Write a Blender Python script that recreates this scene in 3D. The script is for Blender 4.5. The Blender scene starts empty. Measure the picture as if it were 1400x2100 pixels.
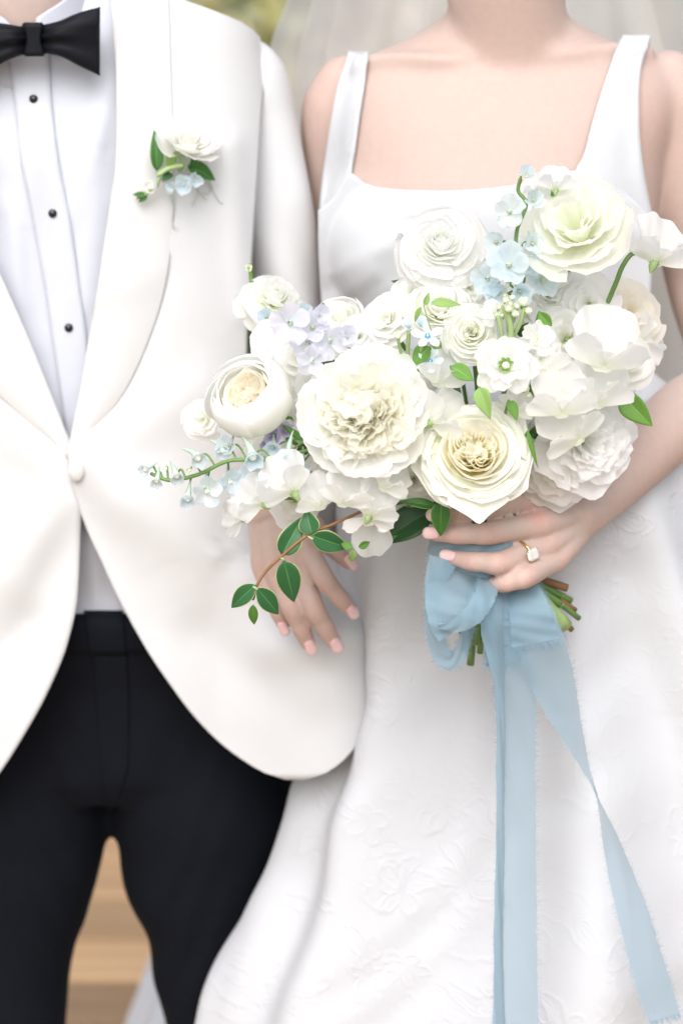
import bpy, bmesh, math, random
import numpy as np
from mathutils import Vector, Matrix
from mathutils.bvhtree import BVHTree

SC = bpy.context.scene
COL = SC.collection
PI = math.pi

# ---------------------------------------------------------------- camera
CAMP = np.array((0.0, -2.4, 1.65))
AIM = np.array((0.0, 0.0, 1.06))
FPX = 5400.0                       # focal length in pixels of the 1400 x 2100 frame
fwd = (AIM - CAMP) / np.linalg.norm(AIM - CAMP)
rgt = np.array((1.0, 0.0, 0.0))
upv = np.cross(rgt, fwd)
cd = bpy.data.cameras.new('camera')
cam = bpy.data.objects.new('camera', cd)
COL.objects.link(cam)
cam.location = CAMP
cam.rotation_euler = Vector(fwd).to_track_quat('-Z', 'Y').to_euler()
cd.sensor_width = 36.0
cd.sensor_fit = 'AUTO'
cd.lens = FPX / 2100.0 * 36.0
cd.clip_start = 0.05
cd.clip_end = 400
cd.dof.use_dof = True
cd.dof.aperture_fstop = 3.6
SC.camera = cam

# ---------------------------------------------------------------- sky, sun, exposure
SUN_EL, SUN_AZ = math.radians(48), math.radians(190)     # azimuth: from behind the camera, a little to the left
w = bpy.data.worlds.new('World')
SC.world = w
w.use_nodes = True
nt = w.node_tree
nt.nodes.clear()
sky = nt.nodes.new('ShaderNodeTexSky')
sky.sky_type = 'NISHITA'
sky.sun_disc = False
sky.sun_elevation = SUN_EL
sky.sun_rotation = SUN_AZ
sky.air_density = 0.9
sky.dust_density = 4.0
sky.ozone_density = 0.6
hs = nt.nodes.new('ShaderNodeHueSaturation')             # thin cloud: the same sky, less blue
hs.inputs['Saturation'].default_value = 0.40
bg = nt.nodes.new('ShaderNodeBackground')
bg.inputs['Strength'].default_value = 0.15
ow = nt.nodes.new('ShaderNodeOutputWorld')
nt.links.new(sky.outputs[0], hs.inputs['Color'])
nt.links.new(hs.outputs[0], bg.inputs[0])
nt.links.new(bg.outputs[0], ow.inputs[0])
sd = bpy.data.lights.new('sun', 'SUN')
sun = bpy.data.objects.new('sun', sd)
COL.objects.link(sun)
sd.energy = 1.0
sd.angle = math.radians(60)
sd.color = (1.0, 0.988, 0.975)
sdir = Vector((math.sin(SUN_AZ) * math.cos(SUN_EL), math.cos(SUN_AZ) * math.cos(SUN_EL), math.sin(SUN_EL)))
sun.rotation_euler = sdir.to_track_quat('Z', 'Y').to_euler()
SC.view_settings.view_transform = 'Standard'
SC.view_settings.look = 'None'
SC.view_settings.exposure = 0.68
SC.view_settings.gamma = 1.0
SC.view_settings.use_curve_mapping = False
SC.cycles.max_bounces = 16
SC.cycles.diffuse_bounces = 14
SC.cycles.transmission_bounces = 14
SC.cycles.transparent_max_bounces = 24

# ---------------------------------------------------------------- geometry helpers
def ray(px, py):
    px = np.asarray(px, float)[..., None]; py = np.asarray(py, float)[..., None]
    return fwd * FPX + rgt * (px - 700.0) + upv * (1050.0 - py)

def W(px, py, Y):
    """the point at depth Y (metres behind the subject plane) that the photograph shows at px, py"""
    d = ray(px, py)
    t = (np.asarray(Y, float)[..., None] - CAMP[1]) / d[..., 1:2]
    return CAMP + d * t

def PPM(p):
    """pixels per metre at a point"""
    return FPX / float(np.dot(np.asarray(p) - CAMP, fwd))

cd.dof.focus_distance = float(np.dot(W(800, 900, -0.245) - CAMP, fwd))

def mesh(name, V, F, uv=None):
    me = bpy.data.meshes.new(name)
    V = np.asarray(V, float).reshape(-1, 3)
    me.from_pydata(V.tolist(), [], [list(map(int, f)) for f in F])
    if uv is not None:
        l = me.uv_layers.new(name='UVMap')
        uv = np.asarray(uv, np.float32)
        idx = np.empty(len(me.loops), np.int32)
        me.loops.foreach_get('vertex_index', idx)
        l.data.foreach_set('uv', uv[idx].ravel())
    me.polygons.foreach_set('use_smooth', [True] * len(me.polygons))
    me.update()
    return me

def obj(name, me, mat=None, parent=None, loc=None, mtx=None, solid=0, subsurf=0, **props):
    o = bpy.data.objects.new(name, me)
    COL.objects.link(o)
    if mat is not None and me is not None and not me.materials:
        me.materials.append(mat)
    if parent is not None:
        o.parent = parent
    if loc is not None:
        o.location = loc
    if mtx is not None:
        o.matrix_local = mtx
    if solid:
        m = o.modifiers.new('solid', 'SOLIDIFY'); m.thickness = abs(solid); m.offset = 1 if solid > 0 else -1
    if subsurf:
        m = o.modifiers.new('sub', 'SUBSURF'); m.levels = subsurf; m.render_levels = subsurf
    for k, v in props.items():
        o[k] = v
    return o

def thing(name, label, cat, group=None, mtx=None, loc=None, **kw):
    o = obj(name, None, mtx=mtx, loc=loc)
    o['label'] = label; o['category'] = cat
    if group: o['group'] = group
    return o

def gridF(n, m, wrap=False):
    F = []
    mm = m if wrap else m - 1
    for i in range(n - 1):
        for j in range(mm):
            a, b = i * m + j, i * m + (j + 1) % m
            F.append((a, b, b + m, a + m))
    return F

def gridUV(n, m):
    v, u = np.meshgrid(np.linspace(0, 1, n), np.linspace(0, 1, m), indexing='ij')
    return np.stack([u.ravel(), v.ravel()], 1)

def interp(x, xs, ys):
    """smooth monotone-ish interpolation (cubic Hermite, finite-difference slopes limited)"""
    xs = np.asarray(xs, float); ys = np.asarray(ys, float); x = np.asarray(x, float)
    h = np.diff(xs); d = np.diff(ys) / h
    m = np.zeros(len(xs)); m[0] = d[0]; m[-1] = d[-1]
    for i in range(1, len(xs) - 1):
        if d[i - 1] * d[i] > 0:
            w1, w2 = 2 * h[i] + h[i - 1], h[i] + 2 * h[i - 1]
            m[i] = (w1 + w2) / (w1 / d[i - 1] + w2 / d[i])
    k = np.clip(np.searchsorted(xs, x) - 1, 0, len(xs) - 2)
    t = np.clip((x - xs[k]) / h[k], 0, 1)
    return ((2*t**3 - 3*t**2 + 1) * ys[k] + (t**3 - 2*t**2 + t) * h[k] * m[k]
            + (-2*t**3 + 3*t**2) * ys[k+1] + (t**3 - t**2) * h[k] * m[k+1])

def smooth(a, b, x):
    t = np.clip((np.asarray(x, float) - a) / (b - a), 0, 1)
    return t * t * (3 - 2 * t)

def catmull(P, n):
    P = np.asarray(P, float)
    k = len(P)
    if k == 2:
        t = np.linspace(0, 1, n)[:, None]
        return P[0] * (1 - t) + P[1] * t
    Q = np.vstack([2 * P[0] - P[1], P, 2 * P[-1] - P[-2]])
    out = []
    for s in np.linspace(0, k - 1, n):
        i = min(int(s), k - 2); t = s - i
        a, b, c, d = Q[i], Q[i+1], Q[i+2], Q[i+3]
        out.append(0.5 * ((2*b) + (-a + c)*t + (2*a - 5*b + 4*c - d)*t*t + (-a + 3*b - 3*c + d)*t**3))
    return np.array(out)

def tube(P, R, nseg=10, n=None, caps='round', flat=None):
    """swept tube through P with radii R; returns V, F. flat=(vector, factor) squashes along a direction"""
    P = np.asarray(P, float); R = np.asarray(R, float)
    n = n or max(6, 5 * len(P))
    C = catmull(np.hstack([P, R[:, None]]), n)
    P, R = C[:, :3], np.maximum(C[:, 3], 1e-5)
    T = np.gradient(P, axis=0); T /= np.linalg.norm(T, axis=1)[:, None] + 1e-12
    if caps == 'round':
        ex, exr, ext = [], [], []
        pre, post = [], []
        for a in (0.98, 0.8, 0.5, 0.0)[:-1]:
            pre.append((P[0] - T[0] * R[0] * a, R[0] * math.sqrt(1 - a*a), T[0]))
        for a in (0.5, 0.8, 0.98):
            post.append((P[-1] + T[-1] * R[-1] * a, R[-1] * math.sqrt(1 - a*a), T[-1]))
        P = np.vstack([[q[0] for q in pre], P, [q[0] for q in post]])
        R = np.concatenate([[q[1] for q in pre], R, [q[1] for q in post]])
        T = np.vstack([[q[2] for q in pre], T, [q[2] for q in post]])
    ref = np.array((0.0, 0, 1)) if abs(T[0][2]) < .9 else np.array((1.0, 0, 0))
    X = np.cross(ref, T[0]); X /= np.linalg.norm(X)
    V = []
    ang = np.linspace(0, 2 * PI, nseg, endpoint=False)
    for p, r, t in zip(P, R, T):
        X = X - t * np.dot(X, t); X /= np.linalg.norm(X)
        Y = np.cross(t, X)
        ring = r * (np.cos(ang)[:, None] * X + np.sin(ang)[:, None] * Y)
        if flat is not None:
            fv = np.asarray(flat[0], float); fv /= np.linalg.norm(fv)
            ring = ring - np.outer(ring @ fv, fv) * (1 - flat[1])
        V.append(p + ring)
    V = np.vstack(V)
    k = len(P)
    F = gridF(k, nseg, True)
    F.append(tuple(range(nseg))[::-1]); F.append(tuple(range((k - 1) * nseg, k * nseg)))
    return V, F

def join(parts):
    V, F, o = [], [], 0
    for v, f in parts:
        v = np.asarray(v); V.append(v)
        F += [tuple(i + o for i in q) for q in f]
        o += len(v)
    return np.vstack(V), F

def ball(c, r, nseg=16, nr=10):
    c = np.asarray(c, float); r = np.broadcast_to(np.asarray(r, float), (3,))
    V = []
    for i in range(1, nr):
        th = PI * i / nr
        for j in range(nseg):
            ph = 2 * PI * j / nseg
            V.append(c + r * np.array((math.sin(th) * math.cos(ph), math.sin(th) * math.sin(ph), math.cos(th))))
    F = gridF(nr - 1, nseg, True)
    a = len(V); V.append(c + r * (0, 0, 1)); V.append(c - r * (0, 0, 1))
    for j in range(nseg):
        F.append((a, (j + 1) % nseg, j))
        b = (nr - 2) * nseg
        F.append((a + 1, b + j, b + (j + 1) % nseg))
    return np.array(V), F

def loft(rings, nseg=40, ex=2.3, n=None):
    """rings: (x, y, z, half width, half depth)"""
    R = np.asarray(rings, float)
    if n: R = catmull(R, n)
    V = []
    for x, y, z, a, b in R:
        for j in range(nseg):
            t = 2 * PI * j / nseg
            c, s = math.cos(t), math.sin(t)
            V.append((x + a * math.copysign(abs(c) ** (2 / ex), c), y + b * math.copysign(abs(s) ** (2 / ex), s), z))
    k = len(R)
    F = gridF(k, nseg, True)
    F.append(tuple(range(nseg))[::-1]); F.append(tuple(range((k - 1) * nseg, k * nseg)))
    return np.array(V), F

def remesh(parts, voxel, smooth_it=6, fac=0.5):
    V, F = join(parts)
    me = mesh('tmp', V, F)
    o = bpy.data.objects.new('tmp', me); COL.objects.link(o)
    bm = bmesh.new(); bm.from_mesh(me); bmesh.ops.recalc_face_normals(bm, faces=bm.faces); bm.to_mesh(me); bm.free()
    m = o.modifiers.new('r', 'REMESH'); m.mode = 'VOXEL'; m.voxel_size = voxel; m.use_smooth_shade = True
    if smooth_it:
        s = o.modifiers.new('s', 'SMOOTH'); s.iterations = smooth_it; s.factor = fac
    dg = bpy.context.evaluated_depsgraph_get()
    out = bpy.data.meshes.new_from_object(o.evaluated_get(dg))
    bpy.data.objects.remove(o); bpy.data.meshes.remove(me)
    out.polygons.foreach_set('use_smooth', [True] * len(out.polygons))
    return out

def coords(me):
    a = np.empty(len(me.vertices) * 3, np.float32); me.vertices.foreach_get('co', a)
    return a.reshape(-1, 3).astype(float)

# ---------------------------------------------------------------- materials
def new_mat(name):
    m = bpy.data.materials.new(name); m.use_nodes = True
    t = m.node_tree; t.nodes.clear()
    return m, t, t.nodes.new('ShaderNodeOutputMaterial')

def N(t, kind, **inp):
    n = t.nodes.new(kind)
    for k, v in inp.items():
        n.inputs[k.replace('_', ' ')].default_value = v
    return n

def c4(c): return (c[0], c[1], c[2], 1.0)

def cloth_mat(name, col, rough=.8, sheen=.2, scale=900, bump=.15, wrinkle=0.0, wscale=14, spec=.25, extra=None):
    m, t, out = new_mat(name)
    p = N(t, 'ShaderNodeBsdfPrincipled', Base_Color=c4(col), Roughness=rough)
    p.inputs['Sheen Weight'].default_value = sheen
    p.inputs['Sheen Roughness'].default_value = .5
    p.inputs['Specular IOR Level'].default_value = spec
    tc = N(t, 'ShaderNodeTexCoord')
    n1 = N(t, 'ShaderNodeTexNoise', Scale=scale, Detail=2.0)
    t.links.new(tc.outputs['Object'], n1.inputs['Vector'])
    b1 = N(t, 'ShaderNodeBump', Strength=bump, Distance=.0006)
    t.links.new(n1.outputs['Fac'], b1.inputs['Height'])
    last = b1
    if wrinkle:
        n2 = N(t, 'ShaderNodeTexNoise', Scale=wscale, Detail=3.0, Distortion=.6)
        t.links.new(tc.outputs['Object'], n2.inputs['Vector'])
        b2 = N(t, 'ShaderNodeBump', Strength=wrinkle, Distance=.02)
        t.links.new(n2.outputs['Fac'], b2.inputs['Height'])
        t.links.new(b1.outputs[0], b2.inputs['Normal'])
        last = b2
    t.links.new(last.outputs[0], p.inputs['Normal'])
    t.links.new(p.outputs[0], out.inputs[0])
    return m

def petal_mat(name, base, mid, tip, trans=.35, stops=(0.0, .35, .8), vein=.25, rough=.6, edge=None, vfreq=26):
    """thin petal: colour runs from the claw (v=0) to the rim (v=1) of the petal itself"""
    m, t, out = new_mat(name)
    uv = N(t, 'ShaderNodeUVMap')
    sep = N(t, 'ShaderNodeSeparateXYZ')
    t.links.new(uv.outputs[0], sep.inputs[0])
    r = N(t, 'ShaderNodeValToRGB')
    e = r.color_ramp.elements
    e[0].position = stops[0]; e[0].color = c4(base)
    e[1].position = stops[2]; e[1].color = c4(tip)
    q = e.new(stops[1]); q.color = c4(mid)
    if edge:
        q = e.new(.96); q.color = c4(tip); q = e.new(1.0); q.color = c4(edge)
    t.links.new(sep.outputs['Y'], r.inputs[0])
    # fine veins that run up the petal
    mp = N(t, 'ShaderNodeMapping'); mp.inputs['Scale'].default_value = (vfreq, 1.6, 1)
    t.links.new(uv.outputs[0], mp.inputs[0])
    nz = N(t, 'ShaderNodeTexNoise', Scale=1.0, Detail=3.0)
    t.links.new(mp.outputs[0], nz.inputs['Vector'])
    b = N(t, 'ShaderNodeBump', Strength=vein * .5, Distance=.0003)
    t.links.new(nz.outputs['Fac'], b.inputs['Height'])
    d = N(t, 'ShaderNodeBsdfPrincipled', Roughness=rough)
    d.inputs['Specular IOR Level'].default_value = .3
    d.inputs['Sheen Weight'].default_value = .15
    tr = N(t, 'ShaderNodeBsdfTranslucent')
    mx = N(t, 'ShaderNodeMixShader', Fac=trans)
    for s in (d.inputs['Base Color'], tr.inputs['Color']):
        t.links.new(r.outputs[0], s)
    t.links.new(b.outputs[0], d.inputs['Normal']); t.links.new(b.outputs[0], tr.inputs['Normal'])
    t.links.new(d.outputs[0], mx.inputs[1]); t.links.new(tr.outputs[0], mx.inputs[2])
    t.links.new(mx.outputs[0], out.inputs[0])
    return m

def leaf_mat(name, col, col2, rim=None, rough=.4, trans=.2, vein=(.16, .26, .07)):
    m, t, out = new_mat(name)
    uv = N(t, 'ShaderNodeUVMap')
    sep = N(t, 'ShaderNodeSeparateXYZ'); t.links.new(uv.outputs[0], sep.inputs[0])
    au = N(t, 'ShaderNodeMath'); au.operation = 'SUBTRACT'; au.inputs[1].default_value = .5
    t.links.new(sep.outputs['X'], au.inputs[0])
    ab = N(t, 'ShaderNodeMath'); ab.operation = 'ABSOLUTE'; t.links.new(au.outputs[0], ab.inputs[0])
    nz = N(t, 'ShaderNodeTexNoise', Scale=5.0, Detail=3.0); t.links.new(uv.outputs[0], nz.inputs['Vector'])
    mc = N(t, 'ShaderNodeMix'); mc.data_type = 'RGBA'
    mc.inputs[6].default_value = c4(col); mc.inputs[7].default_value = c4(col2)
    t.links.new(nz.outputs['Fac'], mc.inputs[0])
    # midrib and side veins
    vv = N(t, 'ShaderNodeMath'); vv.operation = 'MULTIPLY_ADD'; vv.inputs[1].default_value = -1.1
    t.links.new(ab.outputs[0], vv.inputs[0]); t.links.new(sep.outputs['Y'], vv.inputs[2])
    sn = N(t, 'ShaderNodeMath'); sn.operation = 'MULTIPLY'; sn.inputs[1].default_value = 44.0
    t.links.new(vv.outputs[0], sn.inputs[0])
    s2 = N(t, 'ShaderNodeMath'); s2.operation = 'SINE'; t.links.new(sn.outputs[0], s2.inputs[0])
    g = N(t, 'ShaderNodeMapRange'); g.inputs[1].default_value = .93; g.inputs[2].default_value = 1.0
    g.inputs[4].default_value = .35; t.links.new(s2.outputs[0], g.inputs[0])
    mr = N(t, 'ShaderNodeMapRange'); mr.inputs[1].default_value = .045; mr.inputs[2].default_value = .02
    mr.inputs[4].default_value = .8; t.links.new(ab.outputs[0], mr.inputs[0])
    mxx = N(t, 'ShaderNodeMath'); mxx.operation = 'MAXIMUM'
    t.links.new(g.outputs[0], mxx.inputs[0]); t.links.new(mr.outputs[0], mxx.inputs[1])
    m2 = N(t, 'ShaderNodeMix'); m2.data_type = 'RGBA'; m2.inputs[7].default_value = c4(vein)
    t.links.new(mxx.outputs[0], m2.inputs[0]); t.links.new(mc.outputs[2], m2.inputs[6])
    last = m2
    if rim:
        rr = N(t, 'ShaderNodeMapRange'); rr.inputs[1].default_value = .455; rr.inputs[2].default_value = .475
        t.links.new(ab.outputs[0], rr.inputs[0])
        m3 = N(t, 'ShaderNodeMix'); m3.data_type = 'RGBA'; m3.inputs[7].default_value = c4(rim)
        t.links.new(rr.outputs[0], m3.inputs[0]); t.links.new(m2.outputs[2], m3.inputs[6])
        last = m3
    b = N(t, 'ShaderNodeBump', Strength=.35, Distance=.001); b.invert = True
    t.links.new(mxx.outputs[0], b.inputs['Height'])
    p = N(t, 'ShaderNodeBsdfPrincipled', Roughness=rough)
    p.inputs['Specular IOR Level'].default_value = .4
    tr = N(t, 'ShaderNodeBsdfTranslucent'); mx = N(t, 'ShaderNodeMixShader', Fac=trans)
    t.links.new(last.outputs[2], p.inputs['Base Color']); t.links.new(last.outputs[2], tr.inputs['Color'])
    t.links.new(b.outputs[0], p.inputs['Normal'])
    t.links.new(p.outputs[0], mx.inputs[1]); t.links.new(tr.outputs[0], mx.inputs[2])
    t.links.new(mx.outputs[0], out.inputs[0])
    return m

def plain_mat(name, col, rough=.5, metal=0.0, spec=.4, noise=0, col2=None, bump=0.0, sss=0.0):
    m, t, out = new_mat(name)
    p = N(t, 'ShaderNodeBsdfPrincipled', Base_Color=c4(col), Roughness=rough, Metallic=metal)
    p.inputs['Specular IOR Level'].default_value = spec
    if noise:
        tc = N(t, 'ShaderNodeTexCoord')
        nz = N(t, 'ShaderNodeTexNoise', Scale=noise, Detail=3.0)
        t.links.new(tc.outputs['Object'], nz.inputs['Vector'])
        if col2:
            mc = N(t, 'ShaderNodeMix'); mc.data_type = 'RGBA'
            mc.inputs[6].default_value = c4(col); mc.inputs[7].default_value = c4(col2)
            t.links.new(nz.outputs['Fac'], mc.inputs[0]); t.links.new(mc.outputs[2], p.inputs['Base Color'])
        if bump:
            b = N(t, 'ShaderNodeBump', Strength=bump, Distance=.002)
            t.links.new(nz.outputs['Fac'], b.inputs['Height']); t.links.new(b.outputs[0], p.inputs['Normal'])
    t.links.new(p.outputs[0], out.inputs[0])
    return m

def skin_mat():
    m, t, out = new_mat('skin')
    tc = N(t, 'ShaderNodeTexCoord')
    n1 = N(t, 'ShaderNodeTexNoise', Scale=9.0, Detail=4.0); t.links.new(tc.outputs['Object'], n1.inputs['Vector'])
    mc = N(t, 'ShaderNodeMix'); mc.data_type = 'RGBA'
    mc.inputs[6].default_value = c4((.485, .370, .322)); mc.inputs[7].default_value = c4((.53, .415, .37))
    t.links.new(n1.outputs['Fac'], mc.inputs[0])
    at = N(t, 'ShaderNodeAttribute'); at.attribute_name = 'flush'
    m2 = N(t, 'ShaderNodeMix'); m2.data_type = 'RGBA'; m2.inputs[7].default_value = c4((.60, .31, .265))
    t.links.new(at.outputs['Fac'], m2.inputs[0]); t.links.new(mc.outputs[2], m2.inputs[6])
    sp = N(t, 'ShaderNodeTexNoise', Scale=150.0, Detail=3.0); t.links.new(tc.outputs['Object'], sp.inputs['Vector'])
    sr = N(t, 'ShaderNodeMapRange'); sr.inputs[1].default_value = .35; sr.inputs[2].default_value = .75; sr.inputs[3].default_value = 1.02; sr.inputs[4].default_value = .96
    t.links.new(sp.outputs['Fac'], sr.inputs[0])
    hv = N(t, 'ShaderNodeHueSaturation'); t.links.new(sr.outputs[0], hv.inputs['Value']); t.links.new(m2.outputs[2], hv.inputs['Color'])
    p = N(t, 'ShaderNodeBsdfPrincipled', Roughness=.52)
    p.inputs['Specular IOR Level'].default_value = .35
    p.inputs['Subsurface Weight'].default_value = .25
    p.inputs['Subsurface Radius'].default_value = (1.0, .35, .2)
    p.inputs['Subsurface Scale'].default_value = .006
    t.links.new(hv.outputs[0], p.inputs['Base Color'])
    wr = N(t, 'ShaderNodeAttribute'); wr.attribute_name = 'crease'
    al = N(t, 'ShaderNodeAttribute'); al.attribute_name = 'along'
    nn = N(t, 'ShaderNodeTexNoise', Scale=120.0, Detail=2.0); t.links.new(tc.outputs['Object'], nn.inputs['Vector'])
    ad = N(t, 'ShaderNodeMath'); ad.operation = 'MULTIPLY_ADD'; ad.inputs[1].default_value = 2.5
    t.links.new(nn.outputs['Fac'], ad.inputs[0]); t.links.new(al.outputs['Fac'], ad.inputs[2])
    sn = N(t, 'ShaderNodeMath'); sn.operation = 'SINE'; t.links.new(ad.outputs[0], sn.inputs[0])
    mu = N(t, 'ShaderNodeMath'); mu.operation = 'MULTIPLY'
    t.links.new(sn.outputs[0], mu.inputs[0]); t.links.new(wr.outputs['Fac'], mu.inputs[1])
    b1 = N(t, 'ShaderNodeBump', Strength=.35, Distance=.0006); t.links.new(mu.outputs[0], b1.inputs['Height'])
    vo = N(t, 'ShaderNodeTexVoronoi', Scale=1100.0); t.links.new(tc.outputs['Object'], vo.inputs['Vector'])
    b2 = N(t, 'ShaderNodeBump', Strength=.12, Distance=.0003)
    t.links.new(vo.outputs['Distance'], b2.inputs['Height']); t.links.new(b1.outputs[0], b2.inputs['Normal'])
    t.links.new(b2.outputs[0], p.inputs['Normal'])
    t.links.new(p.outputs[0], out.inputs[0])
    return m

def brocade_mat(name='brocade', strength=.38, k=1.0):
    """ivory jacquard: raised flower and leaf threads scattered over the cloth"""
    m, t, out = new_mat(name)
    def MA(op, a, b=None, c=None):
        n = t.nodes.new('ShaderNodeMath'); n.operation = op
        for i, v in enumerate((a, b, c)):
            if v is None: continue
            if isinstance(v, (int, float)): n.inputs[i].default_value = v
            else: t.links.new(v, n.inputs[i])
        return n.outputs[0]
    tc = N(t, 'ShaderNodeTexCoord')
    sx = N(t, 'ShaderNodeSeparateXYZ'); t.links.new(tc.outputs['Object'], sx.inputs[0])
    cb = N(t, 'ShaderNodeCombineXYZ')
    t.links.new(MA('ADD', sx.outputs['X'], MA('MULTIPLY', sx.outputs['Y'], .6)), cb.inputs[0]); t.links.new(sx.outputs['Z'], cb.inputs[1])
    nz = N(t, 'ShaderNodeTexNoise', Scale=11.0, Detail=3.0); t.links.new(tc.outputs['Object'], nz.inputs['Vector'])
    def motif(scale, petals, size, offs):
        ad = N(t, 'ShaderNodeVectorMath'); ad.operation = 'MULTIPLY_ADD'
        ad.inputs[1].default_value = (.07, .09, 0)
        t.links.new(nz.outputs['Color'], ad.inputs[0]); t.links.new(cb.outputs[0], ad.inputs[2])
        of = N(t, 'ShaderNodeVectorMath'); of.operation = 'ADD'; of.inputs[1].default_value = (offs, offs * .7, 0)
        t.links.new(ad.outputs[0], of.inputs[0])
        vo = N(t, 'ShaderNodeTexVoronoi', Scale=scale); vo.voronoi_dimensions = '2D'
        t.links.new(of.outputs[0], vo.inputs['Vector'])
        df = N(t, 'ShaderNodeVectorMath'); df.operation = 'SUBTRACT'
        t.links.new(of.outputs[0], df.inputs[0]); t.links.new(vo.outputs['Position'], df.inputs[1])
        d = N(t, 'ShaderNodeSeparateXYZ'); t.links.new(df.outputs[0], d.inputs[0])
        r = MA('SQRT', MA('ADD', MA('MULTIPLY', d.outputs[0], d.outputs[0]), MA('MULTIPLY', d.outputs[1], d.outputs[1])))
        co = N(t, 'ShaderNodeSeparateColor'); t.links.new(vo.outputs['Color'], co.inputs[0])
        a = MA('ADD', MA('ARCTAN2', d.outputs[1], d.outputs[0]), MA('MULTIPLY', co.outputs[0], 6.28))
        pet = MA('ABSOLUTE', MA('COSINE', MA('MULTIPLY', a, petals / 2)))
        edge = MA('MULTIPLY', MA('MULTIPLY_ADD', pet, .62, .38), MA('MULTIPLY_ADD', co.outputs[1], size * .6, size * .6))
        q = MA('DIVIDE', MA('SUBTRACT', r, edge), .0035)
        line = MA('EXPONENT', MA('MULTIPLY', MA('MULTIPLY', q, q), -1.0))
        inside = MA('LESS_THAN', r, edge)
        vein = MA('MULTIPLY', MA('POWER', MA('ABSOLUTE', MA('SINE', MA('MULTIPLY_ADD', a, petals * 2.5, MA('MULTIPLY', r, 40.0)))), 4.0), inside)
        return MA('ADD', line, MA('ADD', MA('MULTIPLY', vein, .35), MA('MULTIPLY', inside, .45)))
    mk = N(t, 'ShaderNodeTexNoise', Scale=5.0, Detail=2.0); t.links.new(tc.outputs['Object'], mk.inputs['Vector'])
    mr = N(t, 'ShaderNodeMapRange'); mr.inputs[1].default_value = .40; mr.inputs[2].default_value = .62; mr.inputs[3].default_value = .25
    t.links.new(mk.outputs['Fac'], mr.inputs[0])
    # soft crumples of the silk between the motifs
    cr = N(t, 'ShaderNodeTexNoise', Scale=16.0, Detail=4.0, Distortion=1.5); t.links.new(tc.outputs['Object'], cr.inputs['Vector'])
    h = MA('ADD', MA('MULTIPLY', MA('ADD', motif(12.0, 5, .036, 0.0), MA('MULTIPLY', motif(17.0, 3, .027, 3.3), .8)), MA('MULTIPLY', mr.outputs[0], k)), MA('MULTIPLY', cr.outputs['Fac'], 1.6))
    b = N(t, 'ShaderNodeBump', Strength=strength, Distance=.0013); t.links.new(h, b.inputs['Height'])
    fi = N(t, 'ShaderNodeTexNoise', Scale=700.0, Detail=1.0); t.links.new(tc.outputs['Object'], fi.inputs['Vector'])
    b2 = N(t, 'ShaderNodeBump', Strength=.12, Distance=.0005)
    t.links.new(fi.outputs['Fac'], b2.inputs['Height']); t.links.new(b.outputs[0], b2.inputs['Normal'])
    p = N(t, 'ShaderNodeBsdfPrincipled', Base_Color=(.535, .55, .58, 1), Roughness=.55)
    p.inputs['Sheen Weight'].default_value = .15
    p.inputs['Specular IOR Level'].default_value = .4
    t.links.new(b2.outputs[0], p.inputs['Normal']); t.links.new(p.outputs[0], out.inputs[0])
    return m

def sheer_mat(name, col, alpha=.6, trans=.4, rough=.6, scale=600):
    """thin see-through weave"""
    m, t, out = new_mat(name)
    d = N(t, 'ShaderNodeBsdfPrincipled', Base_Color=c4(col), Roughness=rough)
    d.inputs['Sheen Weight'].default_value = .3
    d.inputs['Specular IOR Level'].default_value = .25
    tl = N(t, 'ShaderNodeBsdfTranslucent', Color=c4(col))
    tp = N(t, 'ShaderNodeBsdfTransparent')
    m1 = N(t, 'ShaderNodeMixShader', Fac=trans); m2 = N(t, 'ShaderNodeMixShader', Fac=alpha)
    tc = N(t, 'ShaderNodeTexCoord')
    nz = N(t, 'ShaderNodeTexNoise', Scale=scale, Detail=2.0); t.links.new(tc.outputs['Object'], nz.inputs['Vector'])
    b = N(t, 'ShaderNodeBump', Strength=.12, Distance=.0004); t.links.new(nz.outputs['Fac'], b.inputs['Height'])
    t.links.new(b.outputs[0], d.inputs['Normal'])
    t.links.new(d.outputs[0], m1.inputs[1]); t.links.new(tl.outputs[0], m1.inputs[2])
    t.links.new(tp.outputs[0], m2.inputs[1]); t.links.new(m1.outputs[0], m2.inputs[2])
    t.links.new(m2.outputs[0], out.inputs[0])
    return m

M = {}
M['skin'] = skin_mat()
M['jacket'] = cloth_mat('ivory_wool', (.59, .597, .61), .85, .15, 1100, .25, .10, 10)
M['lapel'] = cloth_mat('ivory_satin', (.61, .613, .62), .55, .2, 1400, .06, .06, 9, .35)
M['shirt'] = cloth_mat('white_cotton', (.565, .59, .66), .85, .1, 1500, .08, .12, 16)
M['black'] = cloth_mat('black_wool', (.0045, .006, .0105), .8, .004, 1300, .25, .12, 14, .12)
M['bow'] = cloth_mat('black_silk', (.0045, .0055, .0095), .6, 0, 1500, .15, .1, 30, .2)
M['brocade'] = brocade_mat()
M['bodice'] = brocade_mat('bodice_silk', .28, .5)
M['veil'] = sheer_mat('veil_tulle', (.95, .94, .93), .64, .6)
M['ribbon'] = sheer_mat('ribbon_chiffon', (.285, .425, .52), .80, .35, .6, 900)
M['ribbon_thin'] = sheer_mat('ribbon_chiffon_single', (.315, .46, .56), .62, .4, .6, 900)
M['stud'] = plain_mat('onyx', (.008, .008, .01), .18, 0, .6)
M['gold'] = plain_mat('gold', (.75, .48, .18), .22, 1.0)
M['nail'] = plain_mat('nail', (.80, .50, .46), .22, 0, .5)
M['nail_tip'] = plain_mat('nail_tip', (.85, .80, .76), .25, 0, .5)
M['stem'] = plain_mat('green_stem', (.10, .20, .05), .5, 0, .4, 40, (.16, .28, .08))
M['stem_pale'] = plain_mat('pale_stem', (.26, .38, .16), .5, 0, .4, 40, (.34, .44, .20))
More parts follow.
